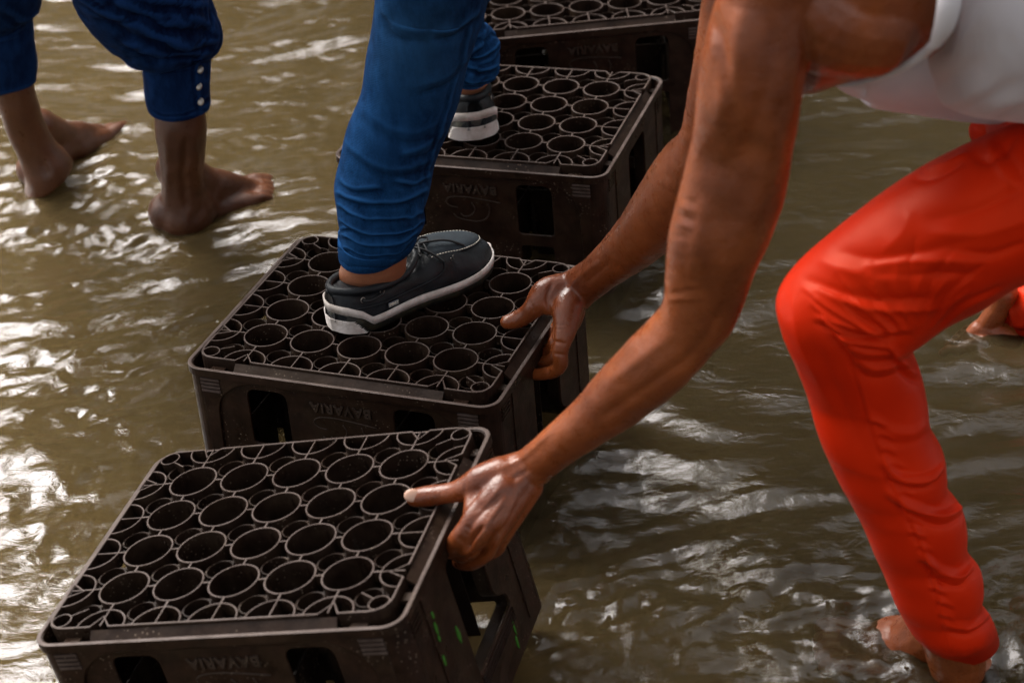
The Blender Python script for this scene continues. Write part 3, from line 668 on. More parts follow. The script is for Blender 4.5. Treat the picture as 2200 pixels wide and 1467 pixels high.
FA = [(1560, -150, 1760, -150, 2.04, .9), (1515, -40, 1690, -20, 2.08, .9), (1490, 130, 1650, 140, 2.14, .85), (1474, 215, 1620, 250, 2.19, .85), (1464, 278, 1580, 370, 2.25, .85), (1434, 311, 1525, 455, 2.31, .85), (1391, 378, 1468, 512, 2.37, .85),
      (1331, 470, 1402, 566, 2.44, .82), (1270, 543, 1326, 613, 2.50, .78), (1232, 574, 1276, 650, 2.535, .74), (1200, 592, 1250, 676, 2.55, .75)]
parts.append(limb(FA, 60, 40))
TS = [(1600, -330, 1640, 90, 1.86, 1.0), (1690, -400, 1720, 196, 1.86, 1.15), (1800, -420, 1812, 181, 1.87, 1.2), (1905, -400, 1908, 160, 1.88, 1.2), (1990, -390, 1992, 118, 1.89, 1.2), (2100, -370, 2100, 190, 1.90, 1.1), (2300, -330, 2320, 230, 1.93, 1.1), (2480, -240, 2520, 280, 1.96, 1.1)]
parts.append(limb(TS, 40, 64))
parts += [tp([(1675, -90, 1.765, .052), (1760, -120, 1.77, .06), (1860, -100, 1.80, .07)], 24), tp([(1640, -190, 2.1, .06), (1700, -200, 1.95, .07), (1680, -180, 1.80, .06)], 24),
          tp([(1690, -60, 1.775, .046), (1760, 20, 1.79, .052), (1850, 40, 1.81, .052)], 24)]
parts.append(tp([(1680, -270, 1.93, .062), (1560, -300, 1.94, .056), (1480, -330, 1.95, .055)], 24))
hc = P(1400, -400, 1.97); hp, hax = head_parts(hc, (-.75, .25, -.6)); parts += hp
# near hand on the tilted crate
parts += [tp([(1150, 1003, 2.11, .0195), (1112, 1014, 2.115, .0200), (1078, 1022, 2.115, .0195)], 20),
          tp([(1080, 1018, 2.112, .0185), (1040, 1030, 2.112, .0165), (1006, 1047, 2.118, .0135), (975, 1057, 2.126, .0108), (945, 1062, 2.132, .0103), (918, 1066, 2.137, .0106), (893, 1069, 2.139, .0096)], 20),
          tp([(1100, 1030, 2.108, .0160), (1056, 1072, 2.102, .0140), (1022, 1108, 2.098, .0118), (1004, 1132, 2.098, .0100), (986, 1156, 2.104, .0098), (973, 1172, 2.120, .0090), (966, 1182, 2.145, .0084), (960, 1180, 2.17, .0075)], 20),
          tp([(1110, 1040, 2.106, .0155), (1072, 1092, 2.096, .0140), (1044, 1130, 2.090, .0118), (1028, 1156, 2.094, .0100), (1012, 1178, 2.106, .0096), (996, 1190, 2.130, .0086), (982, 1190, 2.16, .008)], 20),
          tp([(1125, 1045, 2.110, .0145), (1090, 1098, 2.100, .0130), (1068, 1140, 2.098, .0110), (1056, 1166, 2.106, .0092), (1042, 1190, 2.122, .0084), (1020, 1206, 2.138, .0078), (998, 1210, 2.155, .0074), (985, 1206, 2.18, .007)], 20),
          tp([(1140, 1045, 2.116, .0130), (1108, 1098, 2.112, .0118), (1088, 1134, 2.114, .0100), (1078, 1158, 2.124, .0082), (1066, 1180, 2.142, .0074), (1044, 1192, 2.160, .0068), (1022, 1194, 2.185, .0064)], 20),
          tp([(1045, 1050, 2.110, .012), (1018, 1076, 2.108, .0095), (1012, 1102, 2.102, .0085)], 16), tp([(1080, 1050, 2.100, .016), (1050, 1080, 2.098, .014)], 16)]
# far hand on the middle crate
parts += [tp([(1243, 618, 2.552, .0215), (1222, 625, 2.55, .0215), (1200, 632, 2.548, .0205)], 20),
          tp([(1205, 622, 2.548, .0200), (1180, 628, 2.545, .0190), (1164, 640, 2.543, .0172), (1148, 660, 2.545, .0135), (1132, 675, 2.552, .0116), (1112, 686, 2.558, .0108), (1090, 692, 2.560, .0088)], 20),
          tp([(1170, 648, 2.543, .0150), (1185, 655, 2.54, .0140)], 16),
          tp([(1230, 632, 2.545, .0200), (1219, 662, 2.532, .0190), (1217, 690, 2.525, .0165), (1213, 716, 2.521, .0132), (1207, 740, 2.521, .0106), (1203, 762, 2.524, .0096), (1204, 782, 2.530, .0092), (1193, 796, 2.537, .0084), (1172, 802, 2.545, .0080), (1152, 804, 2.552, .0076)], 20),
          tp([(1234, 650, 2.560, .016), (1226, 690, 2.556, .0135), (1212, 722, 2.556, .0092), (1200, 748, 2.558, .0080), (1190, 766, 2.560, .0078), (1176, 776, 2.565, .0074), (1160, 777, 2.575, .0070), (1148, 774, 2.59, .0066)], 16),
          tp([(1230, 650, 2.575, .015), (1216, 690, 2.572, .0115), (1200, 716, 2.570, .0084), (1190, 736, 2.568, .0078), (1180, 748, 2.572, .0074), (1165, 753, 2.582, .0070), (1152, 750, 2.595, .0066)], 16),
          tp([(1226, 650, 2.585, .014), (1206, 688, 2.585, .0100), (1192, 706, 2.582, .0076), (1182, 720, 2.584, .0070), (1170, 728, 2.592, .0066)], 16)]
# legs inside the trousers, feet in the water
NL = [(2600, 150, 2560, 640, 1.93, .95), (2400, 205, 2400, 600, 1.95, .95), (2200, 262, 2215, 606, 1.98, .95), (2048, 325, 2105, 668, 2.005, .92), (1910, 402, 2035, 706, 2.03, .90), (1795, 487, 1985, 742, 2.05, .88), (1706, 566, 1965, 752, 2.065, .85), (1664, 635, 1962, 757, 2.075, .82), (1672, 700, 1968, 775, 2.085, .82),
      (1702, 775, 1982, 812, 2.10, .84), (1732, 850, 1992, 862, 2.115, .86), (1752, 915, 1998, 918, 2.125, .86), (1775, 970, 2024, 972, 2.14, .88), (1800, 1022, 2031, 1020, 2.15, .88), (1822, 1062, 2036, 1052, 2.16, .89), (1842, 1100, 2066, 1090, 2.17, .90), (1862, 1145, 2078, 1135, 2.18, .91), (1878, 1190, 2081, 1184, 2.195, .92), (1895, 1230, 2108, 1222, 2.205, .93), (1910, 1270, 2114, 1262, 2.215, .94), (1925, 1305, 2110, 1296, 2.228, .95), (1950, 1348, 2128, 1326, 2.240, 1.0), (1978, 1376, 2136, 1342, 2.25, .95), (2010, 1402, 2143, 1366, 2.262, .9)]
hipN, hipF = P(2520, 300, 1.93), P(2500, 250, 2.12); kn = P(1780, 640, 2.07)
hN = Pz(2115, 1412, 0); tN = Pz(1735, 1305, 0); aN = Pz(2090, 1380, .03)
parts += [tube([hipN, (hipN + kn) / 2, kn], [.07, .055, .045], 24), limb(inner(NL[6:], .62), 50, 28), tube([P(2045, 1350, 2.245), aN + V3(-.015, 0, -.03)], [.034, .03], 20), blob((hipN + hipF) / 2, (.13, .12, .11))]
parts += foot(hN[:2], tN[:2], -1, -.062, 1.15)
hF = Pz(2190, 712, 0); tF = Pz(2035, 690, 0); knF = P(2560, 520, 2.62)
parts += [tube([hipF, (hipF + knF) / 2, knF], [.07, .06, .045], 20), tp([(2120, 690, 2.868, .012), (2165, 688, 2.86, .014), (2225, 672, 2.84, .022), (2330, 650, 2.79, .034), (2450, 605, 2.71, .036), (2590, 540, 2.62, .04)], 20)]
parts += foot(hF[:2], tF[:2], 1, -.040, .55)
body = remesh('body', parts, M['skin_a'], .0019, 4, wk)
SK = [([(976, 1201), (1005, 1200), (1048, 1182)], 5.5, -.0070), ([(1048, 1182), (1062, 1160), (1072, 1140)], 5, -.0030), ([(1001, 1186), (1012, 1160), (1036, 1130)], 5, -.0055), ([(985, 1152), (996, 1166)], 4, -.001), ([(1000, 1128), (1010, 1136)], 3, -.001), ([(1186, 738), (1184, 700), (1182, 670)], 3, -.001),([(1460, 425), (1500, 438)], 5, -.0006), ([(1452, 462), (1500, 476)], 5, -.0008), ([(1456, 444), (1498, 455)], 6, .0009), ([(1450, 480), (1490, 492)], 5, .0009), ([(1438, 505), (1480, 512)], 5, -.0007), ([(1440, 630), (1500, 622)], 5, -.0010), ([(1435, 645), (1510, 640)], 5, .0008),
      ([(1525, 30), (1560, 120), (1575, 260)], 16, -.0035), ([(1600, 20), (1580, 140), (1550, 270)], 26, .0055), ([(1660, 40), (1650, 180), (1600, 330)], 20, -.0030), ([(1680, 260), (1640, 400), (1600, 520)], 24, .0030), ([(1520, 420), (1500, 520), (1490, 600)], 20, .0020), ([(1725, 40), (1738, 120), (1726, 200)], 14, -.0025), ([(1500, 330), (1560, 360), (1640, 300)], 30, -.0030),
      ([(1300, 830), (1390, 760), (1440, 720)], 14, .0015), ([(1290, 900), (1390, 830), (1480, 770)], 12, -.0018), ([(1560, 650), (1520, 720), (1460, 790)], 12, -.002),
      ([(1182, 928), (1120, 985), (1085, 1000)], 6, .0016), ([(1135, 1010), (1100, 1030)], 6, -.0012),
      ([(1075, 1045), (1045, 1085), (1018, 1110)], 5, .0014), ([(1088, 1062), (1062, 1105), (1042, 1132)], 5, .0013), ([(1108, 1070), (1085, 1115), (1068, 1138)], 5, .0012), ([(1062, 1070), (1035, 1100)], 4, -.0010), ([(1080, 1090), (1056, 1122)], 4, -.0010),
      ([(1000, 1030), (998, 1060)], 3, -.0008), ([(948, 1045), (944, 1078)], 2.5, -.0007), ([(940, 1046), (936, 1078)], 2.5, -.0006),
      ([(1186, 608), (1176, 640), (1180, 672)], 4, -.0030), ([(1139, 645), (1150, 672)], 3, -.0010), ([(1135, 648), (1143, 678)], 2.5, -.0008), ([(1188, 733), (1216, 738)], 2.6, -.0016), ([(1190, 759), (1215, 763)], 2.6, -.0014), ([(1183, 795), (1178, 808)], 2.5, -.0010), ([(1180, 700), (1240, 695)], 3, -.0006), ([(1178, 706), (1232, 708)], 2.5, -.0005),
      ([(1290, 560), (1240, 600), (1215, 640)], 6, .0014), ([(1310, 565), (1262, 606)], 6, -.0012)]
folds(body, SK, 21, [(45, .0005), (110, .0002)], warp=.12)
head_extras(hc, hax, wk)
def nail(px, py, d, ang, ln, wd, par, tilt=.0):
    c = P(px, py, d); v = ray(px, py); v /= np.linalg.norm(v); u = R2 * math.cos(ang) - U2 * math.sin(ang); u -= v * (u @ v); u /= np.linalg.norm(u); s = np.cross(v, u)
    V, F = blob(c, (ln, wd, .0022), [u, s, -v], 16); mobj('nail', V, F, M['nail'], par, world=True)
nail(886, 1064, 2.1312, math.radians(175), .0085, .0068, wk); nail(1094, 686.5, 2.5535, math.radians(170), .0072, .0040, wk)
# white tank top
mb = MB(); V, F = limb([(1800, -150, 1806, 178, 1.96, .5), (1842, -260, 1844, 208, 1.97, .65), (1895, -310, 1896, 233, 1.97, .85), (1991, -320, 1992, 249, 1.99, .9), (2077, -320, 2080, 262, 2.0, .95), (2150, -320, 2160, 268, 2.0, 1), (2320, -300, 2340, 275, 2.0, 1)], 50, 80, cap=(1, 0)); mb.add(V, F)
V, F = limb([(2350, -330, 2330, 268, 1.90, 1.30), (2150, -380, 2185, 262, 1.897, 1.33), (2010, -395, 2080, 235, 1.894, 1.36), (1850, -400, 2020, 165, 1.892, 1.38), (1800, -402, 1995, 104, 1.891, 1.39)], 70, 110, cap=(0, 0), hem=1); mb.add(V, F)
tt = mb.obj('tank_top', M['white'], wk, smooth=True, world=True)
tt.modifiers.new('w', 'WELD').merge_threshold = 1e-5
folds(tt, [([(2005, 103), (2080, 101), (2205, 99)], 4, -.0016), ([(2005, 112), (2080, 110), (2205, 108)], 5, .0012), ([(2045, 90), (2080, 40), (2110, -10)], 9, -.0016), ([(2060, 92), (2100, 35), (2125, -10)], 9, .0018),
           ([(1900, 215), (2000, 190), (2110, 130)], 18, -.003), ([(1960, 240), (2060, 220), (2140, 175)], 16, .003), ([(2050, 250), (2120, 205), (2200, 180)], 12, -.003), ([(2090, 262), (2150, 225), (2205, 215)], 9, .003), ([(2130, 262), (2180, 235), (2205, 232)], 6, -.003)], 3, [(9, .002), (25, .0008)])
V, F = tube([P(x, y, d) for x, y, d in ((2044, -60, 1.716), (2040, 0, 1.720), (2030, 50, 1.735), (2010, 94, 1.757))], [.0098, .0098, .0086, .0050], 16)
mobj('armhole_trim', V, F, M['white_trim'], wk, world=True)
V, F = tube([P(x, y, d) for x, y, d in ((2004, 98, 1.765), (1985, 116, 1.79), (1955, 136, 1.81), (1905, 161, 1.84), (1850, 178, 1.87), (1805, 184, 1.885))], [.004, .0042, .004, .0036, .003, .002], 10)
mobj('armhole_trim', V, F, M['white_trim'], wk, world=True)
# red satin trousers
mb = MB()
nl = limb(NL, 420, 200, cap=(1, 0), hem=1); mb.add(*nl)
tr = mb.obj('trousers', M['red'], wk, smooth=True, world=True)
RF = [([(1790, 700), (1830, 790), (1862, 900), (1900, 1010), (1950, 1120), (1990, 1210), (2012, 1290), (2030, 1390)], 3, -.0022), ([(1800, 700), (1840, 790), (1872, 900), (1910, 1010), (1960, 1120), (2000, 1210), (2022, 1290), (2040, 1390)], 5, .0018)]
def sag(a, b, c, wd, am): return [([a, b, c], wd, am), ([(a[0], a[1] + wd * 1.5), (b[0], b[1] + wd * 1.7), (c[0] + 4, c[1] + wd * 1.3)], wd * .8, -am * .75)]
def big(p, wd, am): return [(p, wd, am), ([(x - 2, y + wd * 1.55) for x, y in p], wd * .62, -am * .62), ([(x + 2, y - wd * 1.5) for x, y in p], wd * .8, -am * .30)]
BF = big([(1890, 985), (1925, 1018), (1965, 1032), (2002, 1026), (2026, 998)], 11, .0075) + big([(1905, 1052), (1965, 1092), (2020, 1108), (2060, 1094), (2074, 1062)], 12, .0085) + big([(1975, 1180), (2018, 1226), (2062, 1240), (2090, 1212)], 12, .0085)
BF += big([(2030, 1345), (2082, 1348), (2120, 1322), (2130, 1296)], 9, .0060) + big([(1868, 890), (1910, 925), (1960, 930), (2000, 905)], 13, .0030)
RF += sag((1780, 700), (1870, 790), (1965, 770), 14, .0050) + sag((1740, 640), (1840, 750), (1960, 757), 12, .0045) + sag((1905, 735), (1945, 790), (1975, 810), 9, .0055)
for q, k in enumerate(np.linspace(0, 1, 15)):      # gathers along the seam
    x = 1868 + 150 * k + (4 if q % 2 else -3); y = 900 + 420 * k; RF.append(([(x, y), (x + 20, y + 5), (x + 40, y + 14)], 4.2, .0016)); RF.append(([(x, y + 11), (x + 22, y + 17), (x + 42, y + 26)], 4, -.0014))
for a, b, c, wd, am in (((1760, 560), (1860, 590), (1990, 585), 14, .004), ((1730, 600), (1850, 640), (2010, 640), 11, -.004), ((1745, 618), (1870, 662), (2020, 660), 9, .004), ((1800, 540), (1900, 555), (2080, 520), 14, -.0035), ((1860, 570), (1960, 560), (2120, 560), 9, .0035), ((1850, 590), (1960, 588), (2100, 590), 9, -.004),
                        ((1760, 680), (1860, 712), (1960, 705), 9, .004), ((1750, 695), (1850, 730), (1960, 724), 7, -.004), ((1990, 470), (2090, 455), (2210, 400), 18, -.004), ((2000, 500), (2110, 500), (2210, 470), 14, .0035), ((2040, 540), (2130, 545), (2210, 520), 10, -.004),
                        ((1960, 385), (2010, 380), (2070, 350), 6, -.004), ((1990, 372), (2040, 352), (2080, 330), 6, .004), ((2090, 330), (2130, 350), (2180, 300), 8, -.005), ((2140, 290), (2160, 330), (2205, 400), 8, -.004), ((2120, 300), (2140, 340), (2190, 420), 9, .004), ((1700, 640), (1720, 740), (1790, 880), 16, .0025), ((1960, 450), (1940, 500), (1900, 540), 22, .003), ((1740, 720), (1800, 850), (1850, 960), 12, -.002)):
    RF.append(([a, b, c], wd, am))
RF = RF[:2] + [(p, w_, a_ * .75) for p, w_, a_ in BF] + RF[2:]
for q in range(16):   # fine creases running from the hollow of the knee up the thigh
    t = q / 15; a0 = math.radians(168 - 118 * t); r0, r1 = 60 + 40 * ((q * 7) % 5) / 5, 190 + 130 * ((q * 3) % 7) / 7; cx, cy = 1978, 752
    pts = [(cx + r * math.cos(a0 + .10 * math.sin(r / 60)), cy - r * math.sin(a0 + .10 * math.sin(r / 60)) * .8) for r in (r0, (r0 + r1) / 2, r1)]
    RF.append((pts, 5.5, -.0032 if q % 2 else .0028)); RF.append(([(x, y + 9) for x, y in pts], 5, .0020 if q % 2 else -.0022))
folds(tr, RF, 5, [(5, .0035), (16, .0005)], warp=.35, pw=1.3)
FL = [(2560, 100, 2700, 330, 2.15, .9), (2330, 190, 2480, 380, 2.15, .9), (2150, 235, 2260, 400, 2.12, .9), (2092, 262, 2140, 330, 2.10, .9)]
mb = MB(); mb.add(*limb(FL, 30, 48, cap=(1, 1)))
mb.add(*limb([(2560, 120, 2560, 560, 2.2, .8), (2650, 300, 2500, 640, 2.4, .9), (2700, 430, 2480, 700, 2.6, .9), (2560, 430, 2520, 720, 2.68, .9), (2400, 520, 2400, 740, 2.75, .9), (2260, 585, 2280, 735, 2.82, .9), (2180, 620, 2210, 726, 2.85, .95), (2140, 645, 2160, 708, 2.86, .9), (2118, 660, 2128, 682, 2.865, .8)], 80, 64, cap=(1, 1)))
mb.add(*blob((hipN + hipF) / 2, (.17, .16, .15)))
t2 = mb.obj('trouser_seat', M['red'], wk, smooth=True, world=True)
folds(t2, [([(2135, 650), (2160, 700), (2210, 715)], 5, -.004), ([(2128, 668), (2150, 708), (2200, 722)], 4, .003), ([(2165, 640), (2180, 690), (2205, 700)], 6, .004), ([(2110, 262), (2130, 300)], 5, -.003)], 6, [(12, .003)])

# ---- shoes
def make_shoe(par, loc, yaw, side, pitch=0):
    """deck shoe, X towards the toe; side=-1: the side with +Y outward is mirrored"""
    sh = empty('shoe'); sh.parent = par; sh.location = loc; sh.rotation_euler = Euler((0, pitch, yaw), 'XYZ'); sh.scale = (.84, .98, .95)
    xs = np.array([0, .010, .030, .060, .095, .130, .165, .200, .230, .255, .272, .280]); wd = np.array([.012, .024, .0325, .035, .034, .036, .042, .0455, .044, .036, .022, .006])
    cy = np.array([0, 0, 0, 0, .001, .003, .005, .006, .005, .004, .002, .001]) * side
    W = lambda x: np.interp(x, xs, wd); CY = lambda x: np.interp(x, xs, cy)
    def smooth(x, a): return crm(np.stack([xs, a], -1), 200)
    cw = smooth(xs, wd); ww = lambda x: np.interp(x, cw[:, 0], cw[:, 1])
    soleZ = lambda x: .010 * np.clip((x - .19) / .09, 0, 1) ** 1.6 + .003 * np.clip((.03 - x) / .03, 0, 1)   # toe spring
    top = np.array([.056, .060, .058, .054, .051, .052, .064, .064, .058, .052, .044, .033]) - .002
    H = lambda x: np.interp(x, xs, top)
    # upper
    X = np.concatenate([np.linspace(.0, .02, 8), np.linspace(.025, .255, 60), np.linspace(.258, .2795, 14)]); seg = 41; ph = np.linspace(0, PI, seg); V = []
    Hs = crm(np.stack([xs, top], -1), 200)
    for x in X:
        h = np.interp(x, Hs[:, 0], Hs[:, 1]); wv = max(ww(x), .003) * .97; e = .42 if x < .15 else .42 + .42 * min(1, (x - .15) / .08)
        y = wv * np.sign(np.cos(ph)) * abs(np.cos(ph)) ** e; zz = .016 + soleZ(x) + (h - .016 - soleZ(x)) * abs(np.sin(ph)) ** (.55 + .25 * min(1, max(0, (x - .12) / .1)))
        pinch = 1 - .10 * ((zz - .016) / .07)
        V += [(x + (.004 * (zz[k] - .04) / .04 if x < .02 else 0), CY(x) + y[k] * pinch[k], zz[k]) for k in range(seg)]
    V = np.array(V); F = gridfaces(len(X), seg, closed=False).tolist(); F += [tuple(range(seg)), tuple((len(X) - 1) * seg + k for k in range(seg))]
    o = mobj('upper', V, F, M['leather'], sh); me = o.data; co = getco(me); no = getno(me)
    me.materials.append(M['nubuck'])
    co2 = co + no * (.0012 * noise3(co * 70, 5) + .0016 * noise3(co * np.array([26, 40, 30]), 6))[:, None]
    # creases across the bend of the foot
    for x0 in (.178, .190, .168): co2 += no * (-.0016 * np.exp(-((co[:, 0] - x0 - .15 * (co[:, 2] - .05)) / .003) ** 2) * (co[:, 2] > .03))[:, None]
    setco(me, co2)
    # toe plug (moccasin vamp)
    def plug_w(x): return .0300 * math.sqrt(max(0, 1 - ((x - .205) / .060) ** 2)) if x > .205 else .0300 - .006 * (.205 - x) / .045
    X2 = np.concatenate([np.linspace(.160, .24, 24), np.linspace(.243, .2645, 12)]); V = []; sg = 15
    for x in X2:
        pw = plug_w(x)
        for k in range(sg):
            t = -1 + 2 * k / (sg - 1); y = t * pw; h = np.interp(x, Hs[:, 0], Hs[:, 1]); wv = ww(x)
            zz = .016 + soleZ(x) + (h - .016 - soleZ(x)) * (max(0, 1 - abs(y / wv) ** 2.4)) ** .36
            V.append((x, CY(x) + y, zz + .0034 * (1 - abs(t) ** 8) + .0006))
    mobj('toe_plug', V, gridfaces(len(X2), sg, closed=False).tolist(), M['nubuck'], sh)
    sm = MB(); path = []
    for s_ in (-1, 1):
        for x in np.linspace(.164, .2645, 34):
            pw = plug_w(x) + .0006; path.append((x, s_ * pw))
    n_ = len(path) // 2; path = path[:n_] + path[n_:][::-1]; dd = np.array(path); sgl = np.concatenate([[0], np.cumsum(np.linalg.norm(np.diff(dd, axis=0), axis=1))]); tot = sgl[-1]
    for q in np.arange(0, tot, .0046):
        a = np.array([np.interp(q, sgl, dd[:, 0]), np.interp(q, sgl, dd[:, 1])]); b = np.array([np.interp(q + .0028, sgl, dd[:, 0]), np.interp(q + .0028, sgl, dd[:, 1])])
        def lift(p_):
            h = np.interp(p_[0], Hs[:, 0], Hs[:, 1]); wv = ww(p_[0]); return (p_[0], CY(p_[0]) + p_[1], .016 + soleZ(p_[0]) + (h - .016 - soleZ(p_[0])) * (max(0, 1 - abs(p_[1] / wv) ** 2.4)) ** .36 + .0030)
        sm.tube([lift(a), lift((a + b) / 2 * 1.0), lift(b)], .00062, 5)
    so = sm.obj('stitching', M['stitch'], sh); tag(so, kind='stuff')
    # sole: black outsole, white foxing band, white heel pad
    def ring(off, n=120):
        xx = np.concatenate([np.linspace(0, .03, 20) ** 1, np.linspace(.032, .25, 50), np.linspace(.2515, .2815, 26)])
        r = [(x, CY(x) + ww(x) + off if x < .2799 else 0) for x in xx[:-2]]; l = [(x, CY(x) - ww(x) - off) for x in xx[:-2]][::-1]
        return [(-.002 - off, -.004), ] + [(-.0005 - off, .006)] + r[1:] + [(.2812 + off, .002), (.2812 + off, -.002)] + l[:-1] + [(-.0005 - off, -.006)]
    rg = ring(.001)
    def band(z0f, z1f, off0, off1, nm, mt, sel=None):
        V = []; r0 = np.array(ring(off0)); r1 = np.array(ring(off1)); n_ = len(r0); rows = [(0, z0f, -.003), (0, z0f, 0), (1, z1f, 0), (1, z1f, -.003)]
        for w_, zf, ins in rows:
            rr = (r0 if w_ == 0 else r1); cen = np.array([.14, 0]); dv = rr - cen; dv /= np.linalg.norm(dv, axis=1)[:, None]; rr = rr + dv * ins
            V += [(p_[0], p_[1], zf(p_[0], p_[1]) + soleZ(p_[0])) for p_ in rr]
        F = []
        for a in range(4):
            for k in range(n_):
                j = (k + 1) % n_; b = (a + 1) % 4
                if sel and not (sel(V[a * n_ + k][0]) and sel(V[a * n_ + j][0])): continue
                F.append((a * n_ + k, a * n_ + j, b * n_ + j, b * n_ + k))
        return mobj(nm, V, F, mt, sh, fix=True)
    rise = lambda x: np.interp(x, [-.01, .012, .030, .044, .30], [.019, .018, .012, 0, 0])
    band(lambda x, y: 0, lambda x, y: .0155 + rise(x), -.001, .0016, 'outsole', M['rubber_black'])
    pl = np.array(ring(-.002)); n_ = len(pl); V = [(a, b, .0008 + soleZ(a)) for a, b in pl] + [(a, b, .014 + soleZ(a)) for a, b in pl]
    mobj('insole', V, [tuple(range(n_)), tuple(range(2 * n_ - 1, n_ - 1, -1))] + [(k, (k + 1) % n_, n_ + (k + 1) % n_, n_ + k) for k in range(n_)], M['rubber_black'], sh, smooth=False, fix=True)
    band(lambda x, y: .0105 + rise(x), lambda x, y: .0215 + rise(x), .0024, .0030, 'white_band', M['rubber_white'])
    for k in range(9):   # ribbed white heel pad
        z = .0012 + k * .0021; band(lambda x, y, z=z: z, lambda x, y, z=z: z + .0018, .0016 + .0002 * k, .0030 + .0002 * k, 'heel_pad', M['rubber_white'], sel=lambda x, k=k: x < .034 - .0022 * k)
    # collar roll, seams, lace, eyelets
    cp = []; 
    for t in np.linspace(0, 1, 40):
        a = -PI * t + PI / 2 if False else 2 * PI * t
        cp.append(a)
    loop = []
    for a in np.linspace(0, 2 * PI, 48, endpoint=False):
        x = .076 + .070 * math.cos(a); yy = (ww(x) * .86) * (abs(math.sin(a)) ** .62) * np.sign(math.sin(a)); z = np.interp(x, [.006, .03, .09, .12, .146], [.060, .058, .052, .055, .068]); loop.append((x, CY(x) + yy, z))
    lp = loop + [loop[0]]; V, F = tube(lp, .0052, 10, n=120, ends=0); mobj('collar', V, F, M['leather'], sh)
    for s_ in (-1, 1):
        def sp(x, z, o_=0): 
            h = np.interp(x, Hs[:, 0], Hs[:, 1]); f = np.clip((z - .016) / (h - .016), 0, .97); e = .42 if x < .15 else .42 + .42 * min(1, (x - .15) / .08)
            sn = f ** (1 / (.55 + .25 * min(1, max(0, (x - .12) / .1)))); cs = math.sqrt(max(0, 1 - sn * sn)) ** e; return (x, CY(x) + s_ * (ww(x) * .97 * cs * (1 - .10 * (z - .016) / .07) + o_), z)
        V, F = tube([sp(x, z, .0004) for x, z in ((.004, .038), (.03, .036), (.07, .0325), (.11, .032), (.15, .035), (.172, .041), (.178, .050), (.174, .058))], .0015, 6, n=60); mobj('seam', V, F, M['leather'], sh)
        for x0, x1 in ((.036, .070), (.092, .122)):
            V, F = tube([sp(x0, .0455 + .003 * (x0 > .09), -.001), sp(x0 + .004, .0440 + .004 * (x0 > .09), .0022), sp((x0 + x1) / 2, .0432 + .005 * (x0 > .09), .0026), sp(x1 - .004, .0440 + .006 * (x0 > .09), .0022), sp(x1, .0455 + .006 * (x0 > .09), -.001)], [.0022] * 5, 8); mobj('lace', V, F, M['lace'], sh)
            for xx, zz in ((x0, .0455 + .003 * (x0 > .09)), (x1, .0455 + .006 * (x0 > .09))):
                c = np.array(sp(xx, zz, .0006)); V, F = tube([c + V3(.0034 * math.cos(a), 0, .0034 * math.sin(a)) for a in np.linspace(0, 2 * PI, 13)], .0008, 6, n=25, ends=0); mobj('eyelet', V, F, M['metal'], sh)
        c = np.array(sp(.19, .050, .001)); mb = MB()
        for dx, dz in ((0, 0), (.004, .002)): mb.tube([c + V3(dx, 0, dz + .004), c + V3(dx + .001, 0, dz - .002)], .0005, 5)
        mb.obj('eyelet', M['metal'], sh)
    # bow and loose lace ends over the tongue
    for pts_ in (((.150, 0, .079), (.160, .012, .078), (.172, .020, .072), (.182, .026, .064)), ((.150, 0, .079), (.158, -.012, .078), (.168, -.024, .071), (.176, -.032, .062)), ((.152, .004, .080), (.175, -.004, .081), (.200, -.012, .0775), (.222, -.020, .066)), ((.152, .002, .080), (.168, .008, .084), (.180, .006, .080), (.168, .000, .079), (.153, 0, .080)), ((.150, -.014, .077), (.157, 0, .081), (.150, .014, .077)), ((.162, -.018, .073), (.166, 0, .0795), (.162, .018, .073))):
        V, F = tube([(a, b * 1.0, c_ - .0085) for a, b, c_ in pts_], .0017, 8, n=24); mobj('lace', V, F, M['lace'], sh)
    # side label
    FMl = Matrix(((1, 0, 0, .082), (0, 0, -1 , -ww(.082) * .985 + CY(.082) - .0008), (0, 1, 0, .0265), (0, 0, 0, 1)))
    lb = place('side_label', sheet('side_label', rpoly([(-.0085, -.0030), (.0085, -.0030), (.0085, .0030), (-.0085, .0030)], .0012), [], .0010, M['label_navy'], .0002), sh, FMl)
    tm = text_mesh('lettering', 'SPERRY', .0042, .0002, M['stitch'], .00006)
    place('lettering', tm, lb, Matrix.Translation((0, 0, .0007)))
    mb = MB(); b_ = rpoly([(-.0082, -.0027), (.0082, -.0027), (.0082, .0027), (-.0082, .0027)], .001)
    mb.tube([(a, b, .0006) for a, b in b_ + b_[:1]], .00018, 4); mb.obj('label_border', M['stitch'], lb)
    return sh

